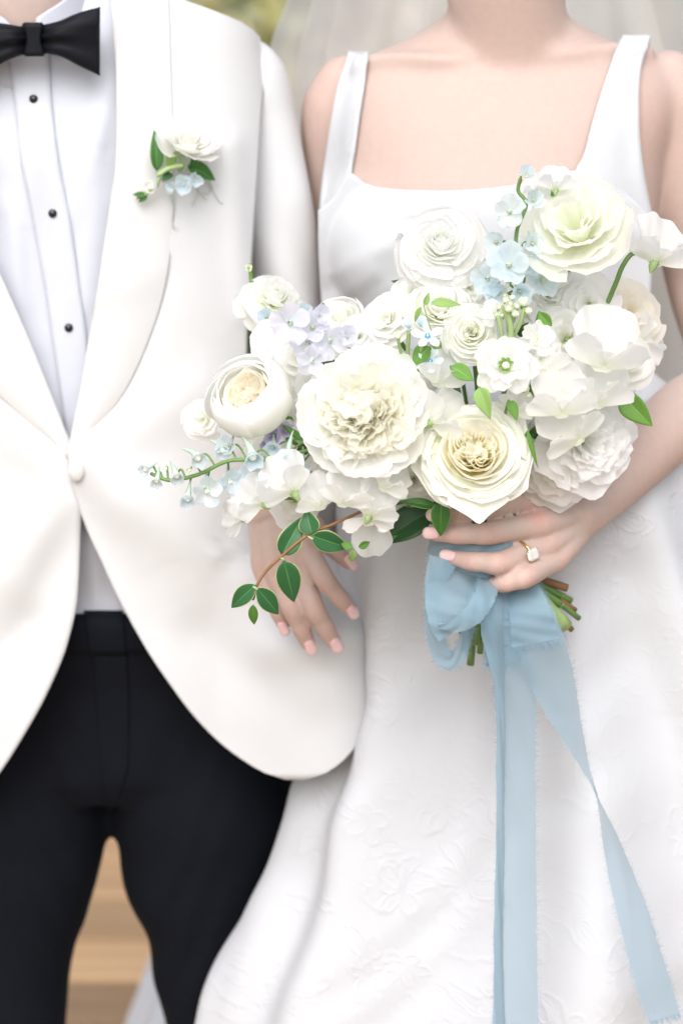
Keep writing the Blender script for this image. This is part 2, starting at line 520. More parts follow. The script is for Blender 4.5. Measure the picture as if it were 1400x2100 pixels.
M['stem_brown'] = plain_mat('woody_stem', (.30, .17, .08), .6, 0, .3, 60, (.20, .10, .05))
M['cut'] = plain_mat('cut_end', (.45, .52, .28), .7)
g, t_, o_ = new_mat('diamond')
gl = N(t_, 'ShaderNodeBsdfGlass', Color=(1, 1, 1, 1), Roughness=.02, IOR=1.6)
gg = N(t_, 'ShaderNodeBsdfPrincipled', Base_Color=(.95, .95, .95, 1), Roughness=.05)
gm_ = N(t_, 'ShaderNodeMixShader', Fac=.55)
t_.links.new(gl.outputs[0], gm_.inputs[1]); t_.links.new(gg.outputs[0], gm_.inputs[2])
t_.links.new(gm_.outputs[0], o_.inputs[0]); M['diamond'] = g
WHITE = (.88, .88, .86)
M['p_white'] = petal_mat('petal_white', (.88, .91, .70), (.94, .945, .89), (.95, .95, .942), .66)  # yellow-green claw, made creamier to paint warm shade into the gaps
M['p_pure'] = petal_mat('petal_pure_white', (.90, .93, .80), (.945, .95, .925), (.955, .955, .955), .66, vein=.6)
M['p_rose'] = petal_mat('petal_cream_rose', (.93, .82, .42), (.945, .91, .72), (.945, .935, .87), .66, (0.0, .40, .88), .12)
M['p_rose_out'] = petal_mat('petal_rose_outer', (.88, .90, .70), (.92, .925, .82), (.935, .935, .895), .42, (0.0, .35, .8), .15)
M['p_peach'] = petal_mat('petal_peach_heart', (.94, .84, .58), (.945, .89, .74), (.95, .92, .85), .66, (0, .4, .95), .15)
M['p_peony'] = petal_mat('petal_peony', (.94, .82, .22), (.945, .92, .58), (.95, .945, .89), .66, (0, .30, .66), .3)
M['p_lisi'] = petal_mat('petal_lisianthus', (.86, .90, .66), (.92, .94, .83), (.93, .935, .89), .66, (0, .35, .85), .2)
M['p_cream'] = petal_mat('petal_cream', (.93, .86, .68), (.94, .90, .80), (.945, .92, .87), .66, (0, .35, .9), .2)
M['p_blue'] = petal_mat('petal_pale_blue', (.84, .90, .92), (.74, .85, .92), (.80, .88, .93), .66, (0, .55, 1.0), .35)
M['p_paleblue'] = petal_mat('petal_ice_blue', (.88, .92, .92), (.86, .91, .92), (.80, .88, .92), .66, (0, .5, .95), .35)
M['p_lilac'] = petal_mat('petal_lilac', (.87, .89, .94), (.85, .86, .94), (.87, .86, .94), .66, (0, .5, 1.0), .3)
M['p_tweedia'] = petal_mat('petal_sky', (.68, .83, .91), (.76, .88, .93), (.82, .91, .94), .4, (0, .4, .9), .2)
M['p_greenbud'] = petal_mat('petal_green_bud', (.50, .62, .26), (.72, .79, .50), (.88, .91, .78), .4, (0, .4, .9), .2)
M['bee'] = plain_mat('flower_eye', (.82, .85, .72), .6)
M['tw_eye'] = plain_mat('blue_eye', (.10, .42, .66), .5)
M['yellow'] = plain_mat('stamens', (.88, .70, .20), .6)
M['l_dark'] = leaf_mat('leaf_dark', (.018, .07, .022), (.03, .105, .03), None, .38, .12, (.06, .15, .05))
M['l_vine'] = leaf_mat('leaf_variegated', (.022, .105, .034), (.034, .14, .048), (.48, .50, .20), .42, .12, (.09, .24, .07))
M['l_mid'] = leaf_mat('leaf_mid', (.07, .20, .03), (.12, .27, .045), None, .45, .22, (.20, .34, .10))
M['l_light'] = leaf_mat('leaf_light', (.26, .44, .11), (.34, .52, .17), None, .5, .28, (.42, .56, .24))
M['l_grey'] = leaf_mat('leaf_grey_green', (.24, .34, .20), (.32, .42, .28), None, .55, .2, (.4, .48, .34))
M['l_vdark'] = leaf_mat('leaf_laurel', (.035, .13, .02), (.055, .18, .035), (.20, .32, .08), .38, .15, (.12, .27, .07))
M['l_mid2'] = leaf_mat('leaf_fresh', (.13, .30, .045), (.18, .38, .07), None, .45, .25, (.26, .44, .14))
M['p_mauve'] = petal_mat('petal_mauve', (.48, .46, .66), (.55, .50, .72), (.62, .58, .76), .35, (0, .5, 1.0), .3)
# ================================================================ SETTING
rnd = random.Random(7)
nrng = np.random.RandomState(5)

# deck: boards that run across the view
def wood_mat():
    m, t, out = new_mat('deck_wood')
    tc = N(t, 'ShaderNodeTexCoord'); oi = N(t, 'ShaderNodeObjectInfo')
    mp = N(t, 'ShaderNodeMapping'); mp.inputs['Scale'].default_value = (2.2, 38, 30)
    ad = N(t, 'ShaderNodeVectorMath'); ad.operation = 'ADD'
    t.links.new(tc.outputs['Object'], mp.inputs[0]); t.links.new(mp.outputs[0], ad.inputs[0])
    ml = N(t, 'ShaderNodeMath'); ml.operation = 'MULTIPLY'; ml.inputs[1].default_value = 70
    t.links.new(oi.outputs['Random'], ml.inputs[0]); t.links.new(ml.outputs[0], ad.inputs[1])
    nz = N(t, 'ShaderNodeTexNoise', Scale=1.0, Detail=5.0); t.links.new(ad.outputs[0], nz.inputs['Vector'])
    r = N(t, 'ShaderNodeValToRGB'); e = r.color_ramp.elements
    e[0].position = .3; e[0].color = (.30, .175, .085, 1); e[1].position = .7; e[1].color = (.46, .30, .165, 1)
    t.links.new(nz.outputs['Fac'], r.inputs[0])
    hv = N(t, 'ShaderNodeHueSaturation')
    mr = N(t, 'ShaderNodeMapRange'); mr.inputs[3].default_value = .6; mr.inputs[4].default_value = 1.22
    t.links.new(oi.outputs['Random'], mr.inputs[0]); t.links.new(mr.outputs[0], hv.inputs['Value'])
    t.links.new(r.outputs[0], hv.inputs['Color'])
    p = N(t, 'ShaderNodeBsdfPrincipled', Roughness=.65)
    b = N(t, 'ShaderNodeBump', Strength=.3, Distance=.003); t.links.new(nz.outputs['Fac'], b.inputs['Height'])
    t.links.new(hv.outputs[0], p.inputs['Base Color']); t.links.new(b.outputs[0], p.inputs['Normal'])
    t.links.new(p.outputs[0], out.inputs[0])
    return m
M['wood'] = wood_mat()
M['lawn'] = plain_mat('lawn_grass', (.07, .11, .03), .9, 0, .2, 3, (.12, .15, .05), .5)
M['joist'] = plain_mat('joist_wood', (.10, .065, .035), .8)

deck = obj('deck', None); deck['kind'] = 'structure'
deck['label'] = 'brown wooden deck of boards laid across the view'
def rounded_board(L, Wd, T, ch=.004):
    pr = [(-Wd/2, -T), (Wd/2, -T), (Wd/2, -ch), (Wd/2 - ch, 0), (-Wd/2 + ch, 0), (-Wd/2, -ch)]
    V = [(sx * L / 2, y, z) for sx in (-1, 1) for y, z in pr]
    F = [(i, (i + 1) % 6, 6 + (i + 1) % 6, 6 + i) for i in range(6)] + [tuple(range(6))[::-1], tuple(range(6, 12))]
    return V, F
V, F = rounded_board(7.0, .145, .03)
bmesh_board = mesh('deck_board', V, F)
bmesh_board.polygons.foreach_set('use_smooth', [False] * len(bmesh_board.polygons))
for i in range(72):
    obj('plank', bmesh_board, M['wood'], deck, loc=(rnd.uniform(-.3, .3), -5.6 + i * .163, rnd.uniform(-.001, .001)))
V = [(-8, -12, -.045), (8, -12, -.045), (8, 5.7, -.045), (-8, 5.7, -.045)]
obj('joist_bed', mesh('joist_bed', V, [(0, 1, 2, 3)]), M['joist'], deck)
V = [(-150, -150, -.09), (150, -150, -.09), (150, 250, -.09), (-150, 250, -.09)]
lw = obj('lawn', mesh('lawn', V, [(0, 1, 2, 3)]), M['lawn']); lw['kind'] = 'structure'

# shrubs behind the couple, far out of focus
def shrub(name, label, x, y, h, rad, leafcols, n, seed, lsize=.05, flowers=None):
    R = np.random.RandomState(seed)
    t = thing(name, label, 'shrub', 'shrubs beyond the deck', loc=(x, y, -.09))
    tr = []
    for k in range(6):
        a = R.uniform(0, 2 * PI); s = R.uniform(.3, .75)
        tr.append(tube([(0, 0, 0), (.4*s*rad*math.cos(a), .4*s*rad*math.sin(a), h*.4), (s*rad*math.cos(a), s*rad*math.sin(a), h*.85)], [.03, .02, .006], 6))
    V, F = join(tr)
    obj('trunk', mesh('shrub_stems', V, F), M['stem_brown'], t)
    V, F, mi = [], [], []
    clumps = [(R.normal(0, .45, 3) * (rad, rad, h * .33) + (0, 0, h * .55), R.uniform(.18, .34) * rad) for _ in range(26)]
    for k in range(n):
        c, r = clumps[R.randint(len(clumps))]
        d = R.normal(0, 1, 3); d /= np.linalg.norm(d)
        p = c + d * r * R.uniform(.6, 1.05)
        if p[2] < .03: continue
        a = R.normal(0, 1, 3); a /= np.linalg.norm(a); b = np.cross(a, d); b /= np.linalg.norm(b) + 1e-9
        l = lsize * R.uniform(.7, 1.4)
        o = len(V)
        V += [p - a*l, p - b*l*.42, p + a*l, p + b*l*.42]
        F.append((o, o+1, o+2, o+3)); mi.append(R.choice(len(leafcols)))
    me = mesh('shrub_leaves', V, F)
    for cmat in leafcols: me.materials.append(cmat)
    me.polygons.foreach_set('material_index', mi)
    o = obj('crown', me, None, t); o['kind'] = 'stuff'
    return t
def lf(name, c): return plain_mat(name, c, .55, 0, .3)
G1, G2, G3 = lf('leaf_green', (.36, .42, .20)), lf('leaf_olive', (.52, .50, .22)), lf('leaf_gold', (.60, .50, .22))
G4, G5, G6 = lf('leaf_deep', (.20, .26, .15)), lf('blossom_pink', (.68, .52, .44)), lf('leaf_sage', (.40, .43, .32))
shrub('shrub', 'olive green shrub beyond the deck behind the groom\'s shoulder', -.42, 6.6, 1.9, .8, [G1, G2, G3, G6], 7000, 1)
shrub('shrub', 'shrub with pinkish blossom beside the olive shrub', .25, 6.4, 1.8, .6, [G2, G5, G3, G1], 5000, 2)
shrub('shrub', 'deep green shrub seen through the veil by the bride\'s neck', .85, 6.5, 1.85, .75, [G4, G6, G1], 6000, 3)
shrub('shrub', 'grey green shrub behind the bride\'s bare shoulder', 1.9, 6.9, 1.9, .9, [G6, G4, G1], 6000, 4)
shrub('shrub', 'green shrub hidden behind the groom', -1.5, 6.8, 1.9, .9, [G1, G4, G2], 6000, 5)

# ================================================================ GROOM
def gparam(z):
    xc = interp(z, [.3, .85, 1.1, 1.4, 1.6], [-.235, -.232, -.245, -.268, -.285])
    a = interp(z, [.3, .80, .9, 1.0, 1.1, 1.25, 1.4, 1.55], [.30, .295, .285, .25, .215, .21, .205, .19])
    b = interp(z, [.3, .85, 1.0, 1.2, 1.38, 1.48, 1.56], [.165, .165, .155, .14, .135, .11, .075])
    return xc, a, b
def gsurf(x, z, add=0.0):
    xc, a, b = gparam(z)
    t = np.clip(np.abs(x - xc) / a, 0, .995)
    return .14 - (b + add) * (1 - t ** 2.4) ** (1 / 2.4)
def drape(px, py, f, it=14):
    Y = np.zeros(np.shape(px))
    for _ in range(it):
        p = W(px, py, Y)
        Y = .35 * Y + .65 * f(p[..., 0], p[..., 2])
    return W(px, py, Y)
def rowgrid(rows, nr, nc, pw=1.0):
    """rows: (py, px left, px right) -> pixel grids"""
    r = np.asarray(rows, float)
    s = np.linspace(0, 1, nr)
    ys = r[0, 0] + (r[-1, 0] - r[0, 0]) * (1 - (1 - s) ** pw)
    L = interp(ys, r[:, 0], r[:, 1]); R = interp(ys, r[:, 0], r[:, 2])
    u = np.linspace(0, 1, nc)
    return L[:, None] * (1 - u) + R[:, None] * u, np.repeat(ys[:, None], nc, 1)
def folds(px, py, lst):
    """soft ridges (metres towards the viewer) along segments of the picture"""
    d = np.zeros(np.shape(px))
    for (x0, y0, x1, y1, wd, amp) in lst:
        dx, dy = x1 - x0, y1 - y0; l2 = dx*dx + dy*dy
        t = ((px - x0) * dx + (py - y0) * dy) / l2
        tc = np.clip(t, 0, 1)
        dist = np.hypot(px - x0 - tc*dx, py - y0 - tc*dy)
        d += amp * np.exp(-(dist / wd) ** 2) * np.clip(1 - .4 * tc, 0, 1)
    return d * 1.35
def sheet(name, rows, f, mat, parent, nr=40, nc=24, off=0.0, fl=(), bend=None, solid=-.002, pw=1.0, sub=0):
    px, py = rowgrid(rows, nr, nc, pw)
    P = drape(px, py, f)
    Y = P[..., 1] - off - folds(px, py, fl)
    if bend is not None: Y = Y - bend(px, py)
    P = W(px, py, Y)
    me = mesh(name, P, gridF(nr, nc), gridUV(nr, nc))
    return obj(name, me, mat, parent, solid=solid, subsurf=sub)

# the man's body: neck, chest, arms and legs, one mesh under the clothes
nk = [W(45, -160, .12), W(42, 0, .105), W(60, 110, .12)]
hip = [(W(210, 1250, .14), .15, .09)]
gp = [tube(nk, [.060, .056, .068], 24),
      ball(W(40, -420, .10), (.078, .098, .115)), ball(W(40, -215, .06), (.05, .05, .05))]
tz = [(1.56, .07, .05), (1.50, .12, .065), (1.45, .165, .085), (1.38, .165, .10), (1.2, .15, .08), (1.05, .13, .045), (.9, .13, .045), (.82, .13, .045)]
gp.append(loft([(float(gparam(z)[0]), .145, z, a, b) for z, a, b in tz], 36))
def leg_axis(ext, Yc):
    P, R = [], []
    for py, l, r in ext:
        p = W((l + r) / 2, py, Yc); P.append(p); R.append((r - l) / 2 / PPM(p))
    return P, R
LEGL = [(1440, 215, 590), (1560, 222, 606), (1640, 226, 612), (1690, 229, 598), (1770, 248, 578), (1845, 272, 565), (1900, 292, 556), (1990, 315, 548), (2100, 337, 540), (2500, 372, 552), (3000, 400, 560)]
LEGR = [(1440, -190, 210), (1560, -195, 218), (1640, -200, 222), (1690, -190, 217), (1770, -168, 211), (1850, -148, 183), (1930, -136, 156), (2100, -110, 137), (2500, -90, 120), (3000, -80, 112)]
for ext in (LEGL, LEGR):
    P, R = leg_axis(ext, .15)
    gp.append(tube(P, np.array(R) * .42, 20))
arm_l = [W(500, 170, .14), W(560, 420, .12), W(610, 800, .15), W(640, 1000, .16), W(600, 1240, .13)]
arm_r = [W(-290, 170, .14), W(-360, 420, .14), W(-390, 800, .16), W(-380, 1240, .10)]
for a_ in (arm_l, arm_r):
    gp.append(tube(a_, np.linspace(.030, .024, len(a_)), 16))
groom = obj('person', remesh(gp, .005, 8), M['skin'])
groom['label'] = 'man in ivory dinner jacket, black bow tie and black trousers on the left'
groom['category'] = 'person'

# trousers: pelvis and two legs in one cloth
def tsurf(x, z): # front of the pelvis
    xc = interp(z, [.5, .8, 1.0, 1.1], [-.232, -.232, -.228, -.228]); a = interp(z, [.5, .8, .97, 1.1], [.19, .188, .172, .16])
    t = np.clip(np.abs(x - xc) / a, 0, .995)
    return .15 - interp(z, [.5, .85, .95, 1.1], [.105, .115, .14, .145]) * (1 - t ** 2.3) ** (1 / 2.3)
tp = []
pz = [float(W(0, y, .06)[2]) for y in (1236, 1300, 1400, 1500, 1600, 1660)]
tp.append(loft([(float(interp(z, [.5, .8, 1.0, 1.1], [-.232, -.232, -.228, -.228])), .15, z,
                 float(interp(z, [.5, .8, .97, 1.1], [.19, .188, .172, .16])), float(interp(z, [.5, .85, .95, 1.1], [.105, .115, .14, .145])) * s) for z, s in zip(pz, (1, 1, 1, 1, .97, .80))], 48))
for ext in (LEGL, LEGR):
    P, R = leg_axis(ext, .137)
    tp.append(tube(P, np.array(R), 28, n=40, caps='flat', flat=((0, 1, 0), .96)))
tm = remesh(tp, .005, 22)
co = coords(tm)
wr = .0022 * np.sin(co[:, 2] * 70 + 9 * np.sin(co[:, 0] * 22)) * smooth(.95, .55, co[:, 2]) * np.exp(-((co[:, 0] + .22) / .10) ** 2)
co[:, 1] -= wr
co[:, 0] += .003 * np.sin(co[:, 2] * 55 + 1.3) * np.exp(-((co[:, 0] + .205) / .05) ** 2) * smooth(.84, .76, co[:, 2])
tm.vertices.foreach_set('co', co.astype(np.float32).ravel()); tm.update()
tro = obj('trousers', tm, M['black'], groom)
tbvh = BVHTree.FromPolygons(co.tolist(), [tuple(q.vertices) for q in tm.polygons])
def tcloth(x, z):
    out = np.full(np.shape(x), .05)
    for i in np.ndindex(np.shape(x)):
        h = tbvh.ray_cast(Vector((x[i], -1, z[i])), Vector((0, 1, 0)), 2.0)
        if h[0] is not None: out[i] = h[0].y
    return out
sheet('waistband', [(1252, 120, 335), (1290, 118, 340), (1338, 116, 345)], tcloth, M['black'], tro, 8, 26, .0012, solid=-.0015)
sheet('waist_tab', [(1254, 172, 252), (1290, 176, 256), (1341, 184, 260)], tcloth, M['black'], tro, 8, 14, .0030, solid=-.0015)
sheet('fly', [(1342, 190, 262), (1450, 197, 266), (1560, 206, 264), (1620, 211, 250), (1668, 216, 228)], tcloth, M['black'], tro, 24, 10, .0008, solid=-.0008)
# shirt
ssurf = lambda x, z: gsurf(x, z, -.022)
SHF = [(60, 330, 10, 700, 30, .003), (200, 260, 180, 620, 26, .0035), (225, 180, 150, 430, 20, .003), (170, 700, 150, 900, 14, .002),
       (20, 420, 70, 800, 18, .0025), (190, 1090, 200, 1230, 18, .004), (225, 1150, 240, 1240, 12, .003)]
shirt = sheet('shirt', [(-40, -150, 330), (100, -150, 330), (400, -150, 330), (800, -120, 330), (1100, 0, 330), (1200, 60, 330), (1275, 60, 330)],
              ssurf, M['shirt'], groom, 70, 46, 0, SHF, lambda px, py: -.022 * smooth(1060, 1235, py))
sheet('placket', [(100, 12, 100), (200, 30, 106), (330, 45, 121), (436, 66, 142), (600, 95, 166), (670, 105, 176), (800, 124, 192), (900, 138, 206), (1000, 150, 215)],
      ssurf, M['shirt'], shirt, 40, 8, .0035, [(60, 330, 10, 700, 30, .003), (20, 420, 70, 800, 18, .0025)], solid=-.003)
for (x, y) in ((71, 202), (110, 436), (143, 670), (170, 830)):
    p = drape(np.array(x), np.array(y), ssurf) - (0, .0065, 0)
    V, F = ball((0, 0, 0), (.0042, .0030, .0042), 14, 8)
    o = obj('stud', mesh('stud', V, F), M['stud'], shirt, loc=p)
# collar
ncx, ncy = float(W(45, 0, .11)[0]), .11
def csurf(x, z, add=0.0):
    r = interp(z, [1.40, 1.46, 1.52, 1.6], [.085, .074, .066, .064]) + add
    t = np.clip(np.abs(x - ncx) / r, 0, .995)
    return ncy - r * np.sqrt(1 - t * t)
pc = []
for k, zz in enumerate((1.462, 1.475, 1.492, 1.505)):
    for j in range(40):
        a = 2 * PI * j / 40
        dip = .014 * max(0, -math.sin(a)) ** 3
        r = (.068, .066, .064, .0625)[k]
        pc.append((ncx + r * math.cos(a), ncy + r * math.sin(a), zz - dip + .012 * max(0, math.sin(a))))
obj('collar_band', mesh('collar_band', pc, gridF(4, 40, True)), M['shirt'], shirt, solid=.002)
sheet('collar_flap', [(-60, 175, 233), (-20, 150, 231), (5, 124, 228), (25, 92, 225), (42, 72, 221), (60, 82, 212), (90, 110, 175)],
      lambda x, z: csurf(x, z, .004), M['shirt'], shirt, 18, 14, .004, solid=-.002)
sheet('collar_flap', [(-60, -150, -75), (-20, -150, -55), (10, -150, -25), (35, -150, 5), (52, -150, 24), (68, -140, 12), (95, -110, -40)],
      lambda x, z: csurf(x, z, .004), M['shirt'], shirt, 18, 14, .004, solid=-.002)

# bow tie
bow = obj('bow_tie', None, None, groom)
def wing(xs, top, bot, thick, Y, flip=1, seed=0):
    n, k = 22, 28
    V = []
    s = np.linspace(0, 1, n)
    X = interp(s, [0, .3, 1], xs); T = interp(s, [0, .3, .7, 1], top); B = interp(s, [0, .3, .7, 1], bot); H = interp(s, [0, .3, 1], thick)
    for i in range(n):
        for j in range(k):
            a = 2 * PI * j / k
            q = math.sin(a)
            cy = (T[i] + B[i]) / 2 - q * (B[i] - T[i]) / 2
            th = H[i] * math.copysign(abs(math.cos(a)) ** .6, math.cos(a))
            fr = max(0, math.cos(a))
            pl = 1.5 * (.0045 * math.exp(-((q - .15 - .25 * s[i]) / .13) ** 2) * (1 - .55 * s[i]) - .004 * math.exp(-((q + .28) / .16) ** 2) * (1 - .7 * s[i]) + .003 * math.exp(-((q - .62) / .1) ** 2))
            V.append(W(X[i] + flip * (4 * q * q - 6) * s[i], cy, Y - th - fr * pl + .012 * (1 - s[i])**2 * 0 - .008 * s[i] * (1 - s[i]) * 3))
    F = gridF(n, k, True); F.append(tuple(range(k))[::-1]); F.append(tuple(range((n-1)*k, n*k)))
    return V, F
BY = .018
for xs, top, bot, th, Y in (((82, 118, 208), (52, 44, 24, 14), (108, 114, 138, 156), (.006, .012, .0085), BY),
                            ((84, 120, 203), (56, 44, 26, 24), (104, 108, 124, 130), (.004, .006, .005), BY + .012),
                            ((56, 20, -85), (54, 52, 46, 44), (110, 122, 158, 196), (.006, .012, .0085), BY),
                            ((54, 20, -80), (56, 50, 42, 36), (106, 112, 134, 150), (.004, .006, .005), BY + .012)):
    V, F = wing(xs, top, bot, th, Y, 1 if xs[2] > xs[0] else -1)
    obj('bow_wing', mesh('bow_wing', V, F), M['bow'], bow)
V, nkn = [], 20
for i, s in enumerate(np.linspace(0, 1, 14)):
    for j in range(nkn):
        a = 2 * PI * j / nkn
        hw = 20 + 3.5 * math.cos(2 * PI * s) ; yy = 46 + 70 * s
        rr = 1 if 0 < i < 13 else .8
        V.append(W(68 + 3 * s + rr * hw * math.copysign(abs(math.cos(a)) ** .7, math.cos(a)), yy,
                   BY - .004 - rr * .0115 * math.copysign(abs(math.sin(a)) ** .7, math.sin(a)) - .0012 * math.cos(3 * math.cos(a) * PI)))
F = gridF(14, nkn, True); F.append(tuple(range(nkn))); F.append(tuple(range(13*nkn, 14*nkn)))
obj('bow_knot', mesh('bow_knot', V, F), M['bow'], bow)

# jacket
jacket = obj('jacket', None, None, groom)
JL = [(-80, 246, 285), (-40, 236, 322), (0, 230, 372), (30, 232, 452), (75, 238, 530), (130, 240, 541), (200, 241, 534), (350, 236, 524), (500, 214, 514),
      (720, 184, 503), (850, 160, 505), (940, 142, 520), (985, 147, 540), (1040, 163, 585), (1090, 181, 640), (1150, 208, 700), (1220, 240, 738), (1330, 300, 752),
      (1400, 347, 754), (1470, 400, 748), (1520, 450, 732), (1560, 505, 700), (1585, 550, 664), (1597, 588, 625)]
JLF = [(165, 975, 420, 1120, 60, .006), (160, 985, 300, 1290, 45, -.004), (180, 930, 420, 800, 55, .005), (200, 900, 330, 560, 40, -.003),
       (470, 300, 500, 640, 28, .005), (300, 1020, 620, 1420, 90, .006), (420, 1300, 640, 1470, 60, -.005), (520, 1180, 720, 1300, 45, .006), (560, 1330, 745, 1300, 40, .006),
       (440, 1140, 500, 1110, 10, .004), (440, 1125, 480, 1105, 6, -.003)]
def jl_bend(px, py):
    return .085 * smooth(430, 750, px) * smooth(1040, 1330, py)
sheet('front_panel', JL, gsurf, M['jacket'], jacket, 120, 60, .006, JLF, jl_bend, -.003)
JR = [(-80, -130, -95), (0, -190, -70), (60, -330, -60), (130, -340, -55), (400, -330, -52), (560, -330, -20), (700, -330, 55), (850, -330, 122), (940, -330, 156), (1000, -330, 166),
      (1100, -330, 165), (1220, -340, 160), (1320, -345, 139), (1420, -350, 98), (1510, -345, 48), (1590, -320, -4), (1660, -250, -70), (1690, -190, -120)]
sheet('front_panel', JR, gsurf, M['jacket'], jacket, 80, 40, .002,
      [(150, 985, 20, 1180, 50, .006), (150, 1000, 60, 1350, 50, -.004), (60, 1280, -60, 1380, 40, -.005), (90, 940, -40, 860, 40, .004), (130, 1040, -60, 1260, 50, .004)], None, -.003)
LL = [(-80, 235, 300), (0, 228, 347), (80, 234, 350), (150, 239, 352), (300, 240, 357), (420, 226, 358), (480, 217, 355), (600, 199, 337), (700, 182, 305), (800, 165, 258),
      (870, 151, 207), (920, 143, 168), (945, 141, 150)]
def roll(px, py):
    w_ = (px - px[:, :1]) / (px[:, -1:] - px[:, :1] + 1e-6)
    return .0035 * np.sin(w_ * PI) ** .9 + .0016 * smooth(540, 430, py) * smooth(.55, 1, w_)
sheet('lapel', LL, gsurf, M['lapel'], jacket, 60, 24, .0066, [(200, 600, 320, 560, 40, .002)], roll, -.0010)
LR = [(300, -130, -42), (480, -130, -38), (560, -110, 0), (700, -75, 62), (790, -20, 98), (850, 40, 122), (900, 95, 139), (945, 138, 148)]
sheet('lapel', LR, gsurf, M['lapel'], jacket, 40, 20, .0045, (), roll, -.0010)
sheet('welt_pocket', [(397, 440, 487), (412, 400, 488), (424, 362, 489), (455, 359, 490), (468, 358, 448), (482, 357, 402), (493, 357, 366)], gsurf, M['jacket'], jacket, 14, 20, .0074, JLF, None, -.0014)
# back of the jacket
px, py = rowgrid([(r[0], -345, r[2] - 4) for r in JL if r[0] < 1590], 60, 30)
edge = drape(px, py, gsurf)
u = np.linspace(-1, 1, 30)[None, :]
z_ = edge[..., 2]
Pb = np.stack([edge[..., 0], .13 + .11 * np.sqrt(np.clip(1 - u * u, 0, 1)) * np.ones_like(z_) * smooth(1.58, 1.40, z_) + .02 - (.15 - edge[:, -1:, 1]) * smooth(.4, 1, u), z_], -1)
obj('back_panel', mesh('back_panel', Pb, gridF(60, 30)), M['jacket'], jacket, solid=.002)
# sleeves
def sleeve(path, seed):
    P = np.array([W(a, b, c) for a, b, c, r in path]); R = np.array([r / PPM(W(a, b, c)) for a, b, c, r in path])
    V, F = tube(P, R, 40, n=70)
    R_ = np.random.RandomState(seed)
    ph = R_.uniform(0, 6, 4)
    cen = catmull(P, 70)
    for i in range(len(V)):
        d = V[i] - cen[np.argmin(np.sum((cen - V[i]) ** 2, 1))]
        zz = V[i][2]
        f = .0045 * math.sin(zz * 34 + 5 * d[0] / .05 + ph[0]) * smooth(1.38, 1.2, zz) + .002 * math.sin(zz * 80 + ph[1] + 3 * d[0] / .04) * smooth(1.3, 1.1, zz)
        V[i] = V[i] + d / (np.linalg.norm(d) + 1e-9) * f
    return mesh('sleeve', V, F)
SL = [(470, 118, .135, 62), (508, 165, .13, 80), (533, 250, .125, 75), (556, 350, .12, 72), (575, 450, .115, 70), (592, 600, .115, 74), (606, 760, .13, 74), (630, 900, .15, 72), (640, 1010, .16, 66), (610, 1150, .14, 60), (580, 1250, .12, 52)]
obj('sleeve', sleeve(SL, 1), M['jacket'], jacket)
SR = [(-255, 118, .135, 62), (-300, 165, .13, 80), (-345, 250, .125, 75), (-380, 450, .12, 70), (-400, 760, .14, 72), (-400, 1000, .1, 62), (-390, 1250, .06, 54)]
obj('sleeve', sleeve(SR, 2), M['jacket'], jacket)
# covered button
p = drape(np.array(161.), np.array(957.), gsurf) - (0, .0185, 0)
V, F = ball((0, 0, 0), (.0078, .0042, .0102), 20, 12)
obj('button', mesh('button', V, F), M['lapel'], jacket, loc=p)
bh = drape(np.array([178., 203.]), np.array([946., 940.]), gsurf) - (0, .012, 0)
V, F = tube(bh, [.0011, .0011], 6)
obj('buttonhole', mesh('buttonhole', V, F), M['lapel'], jacket)

# ================================================================ BRIDE
def pxring(py, l, r, Yc, b):
    p = W((l + r) / 2, py, Yc)
    return (p[0], p[1], p[2], (r - l) / 2 / PPM(p), b)
bp = []
bp.append(tube([W(1010, -260, .075), W(1030, -40, .095), W(1040, 40, .105), W(1045, 120, .12)], [.052, .053, .056, .066], 28))
bp.append(ball(W(1000, -450, .06), (.075, .095, .112))); bp.append(ball(W(985, -270, .02), (.045, .045, .045)))
TOR = [pxring(20, 925, 1150, .12, .05), pxring(60, 870, 1205, .125, .055), pxring(95, 800, 1280, .13, .062), pxring(120, 745, 1345, .13, .068), pxring(165, 700, 1385, .125, .078),
       pxring(230, 690, 1385, .12, .088), pxring(320, 690, 1360, .115, .098), pxring(420, 690, 1345, .11, .105), pxring(560, 700, 1330, .11, .100), pxring(700, 735, 1305, .11, .100), pxring(800, 735, 1310, .11, .105),
       pxring(1000, 690, 1370, .12, .11), pxring(1200, 680, 1400, .13, .12)]
bp.append(loft(TOR, 44, 2.25, n=40))
for (x, y, Y, r) in ((815, 480, .088, .076), (1075, 475, .088, .076)):
    bp.append(ball(W(x, y, Y), (r, r * .9, r * 1.05), 24, 16))
# clavicles
bp.append(tube([W(985, 122, .073), W(900, 122, .066), W(800, 118, .085), W(730, 135, .10)], [.009, .0085, .0085, .010], 10))
bp.append(tube([W(1075, 122, .073), W(1150, 112, .068), W(1250, 100, .086), W(1330, 105, .105)], [.009, .0085, .0085, .010], 10))
# neck cords
bp.append(tube([W(905, -60, .09), W(960, 40, .075), W(1010, 118, .07)], [.009, .009, .006], 10))
bp.append(tube([W(1170, -60, .10), W(1120, 40, .085), W(1060, 118, .07)], [.008, .008, .006], 10))
# arms
def pxtube(path, nseg=20, **kw):
    P = [W(a, b, c) for a, b, c, r in path]; R = [r / PPM(q) for q, (a, b, c, r) in zip(P, path)]
    return tube(P, R, nseg, **kw)
bp.append(pxtube([(712, 185, .14, 76), (700, 240, .145, 86), (708, 420, .165, 84), (690, 640, .20, 76), (650, 780, .17, 70), (590, 880, .06, 66), (553, 975, -.045, 58), (548, 1040, -.075, 52)]))
bp.append(pxtube([(1368, 168, .13, 70), (1392, 225, .13, 84), (1412, 420, .13, 82), (1442, 600, .14, 74), (1492, 775, .05, 74), (1400, 850, -.04, 74), (1288, 956, -.105, 67), (1215, 1030, -.15, 54), (1190, 1050, -.165, 54)]))
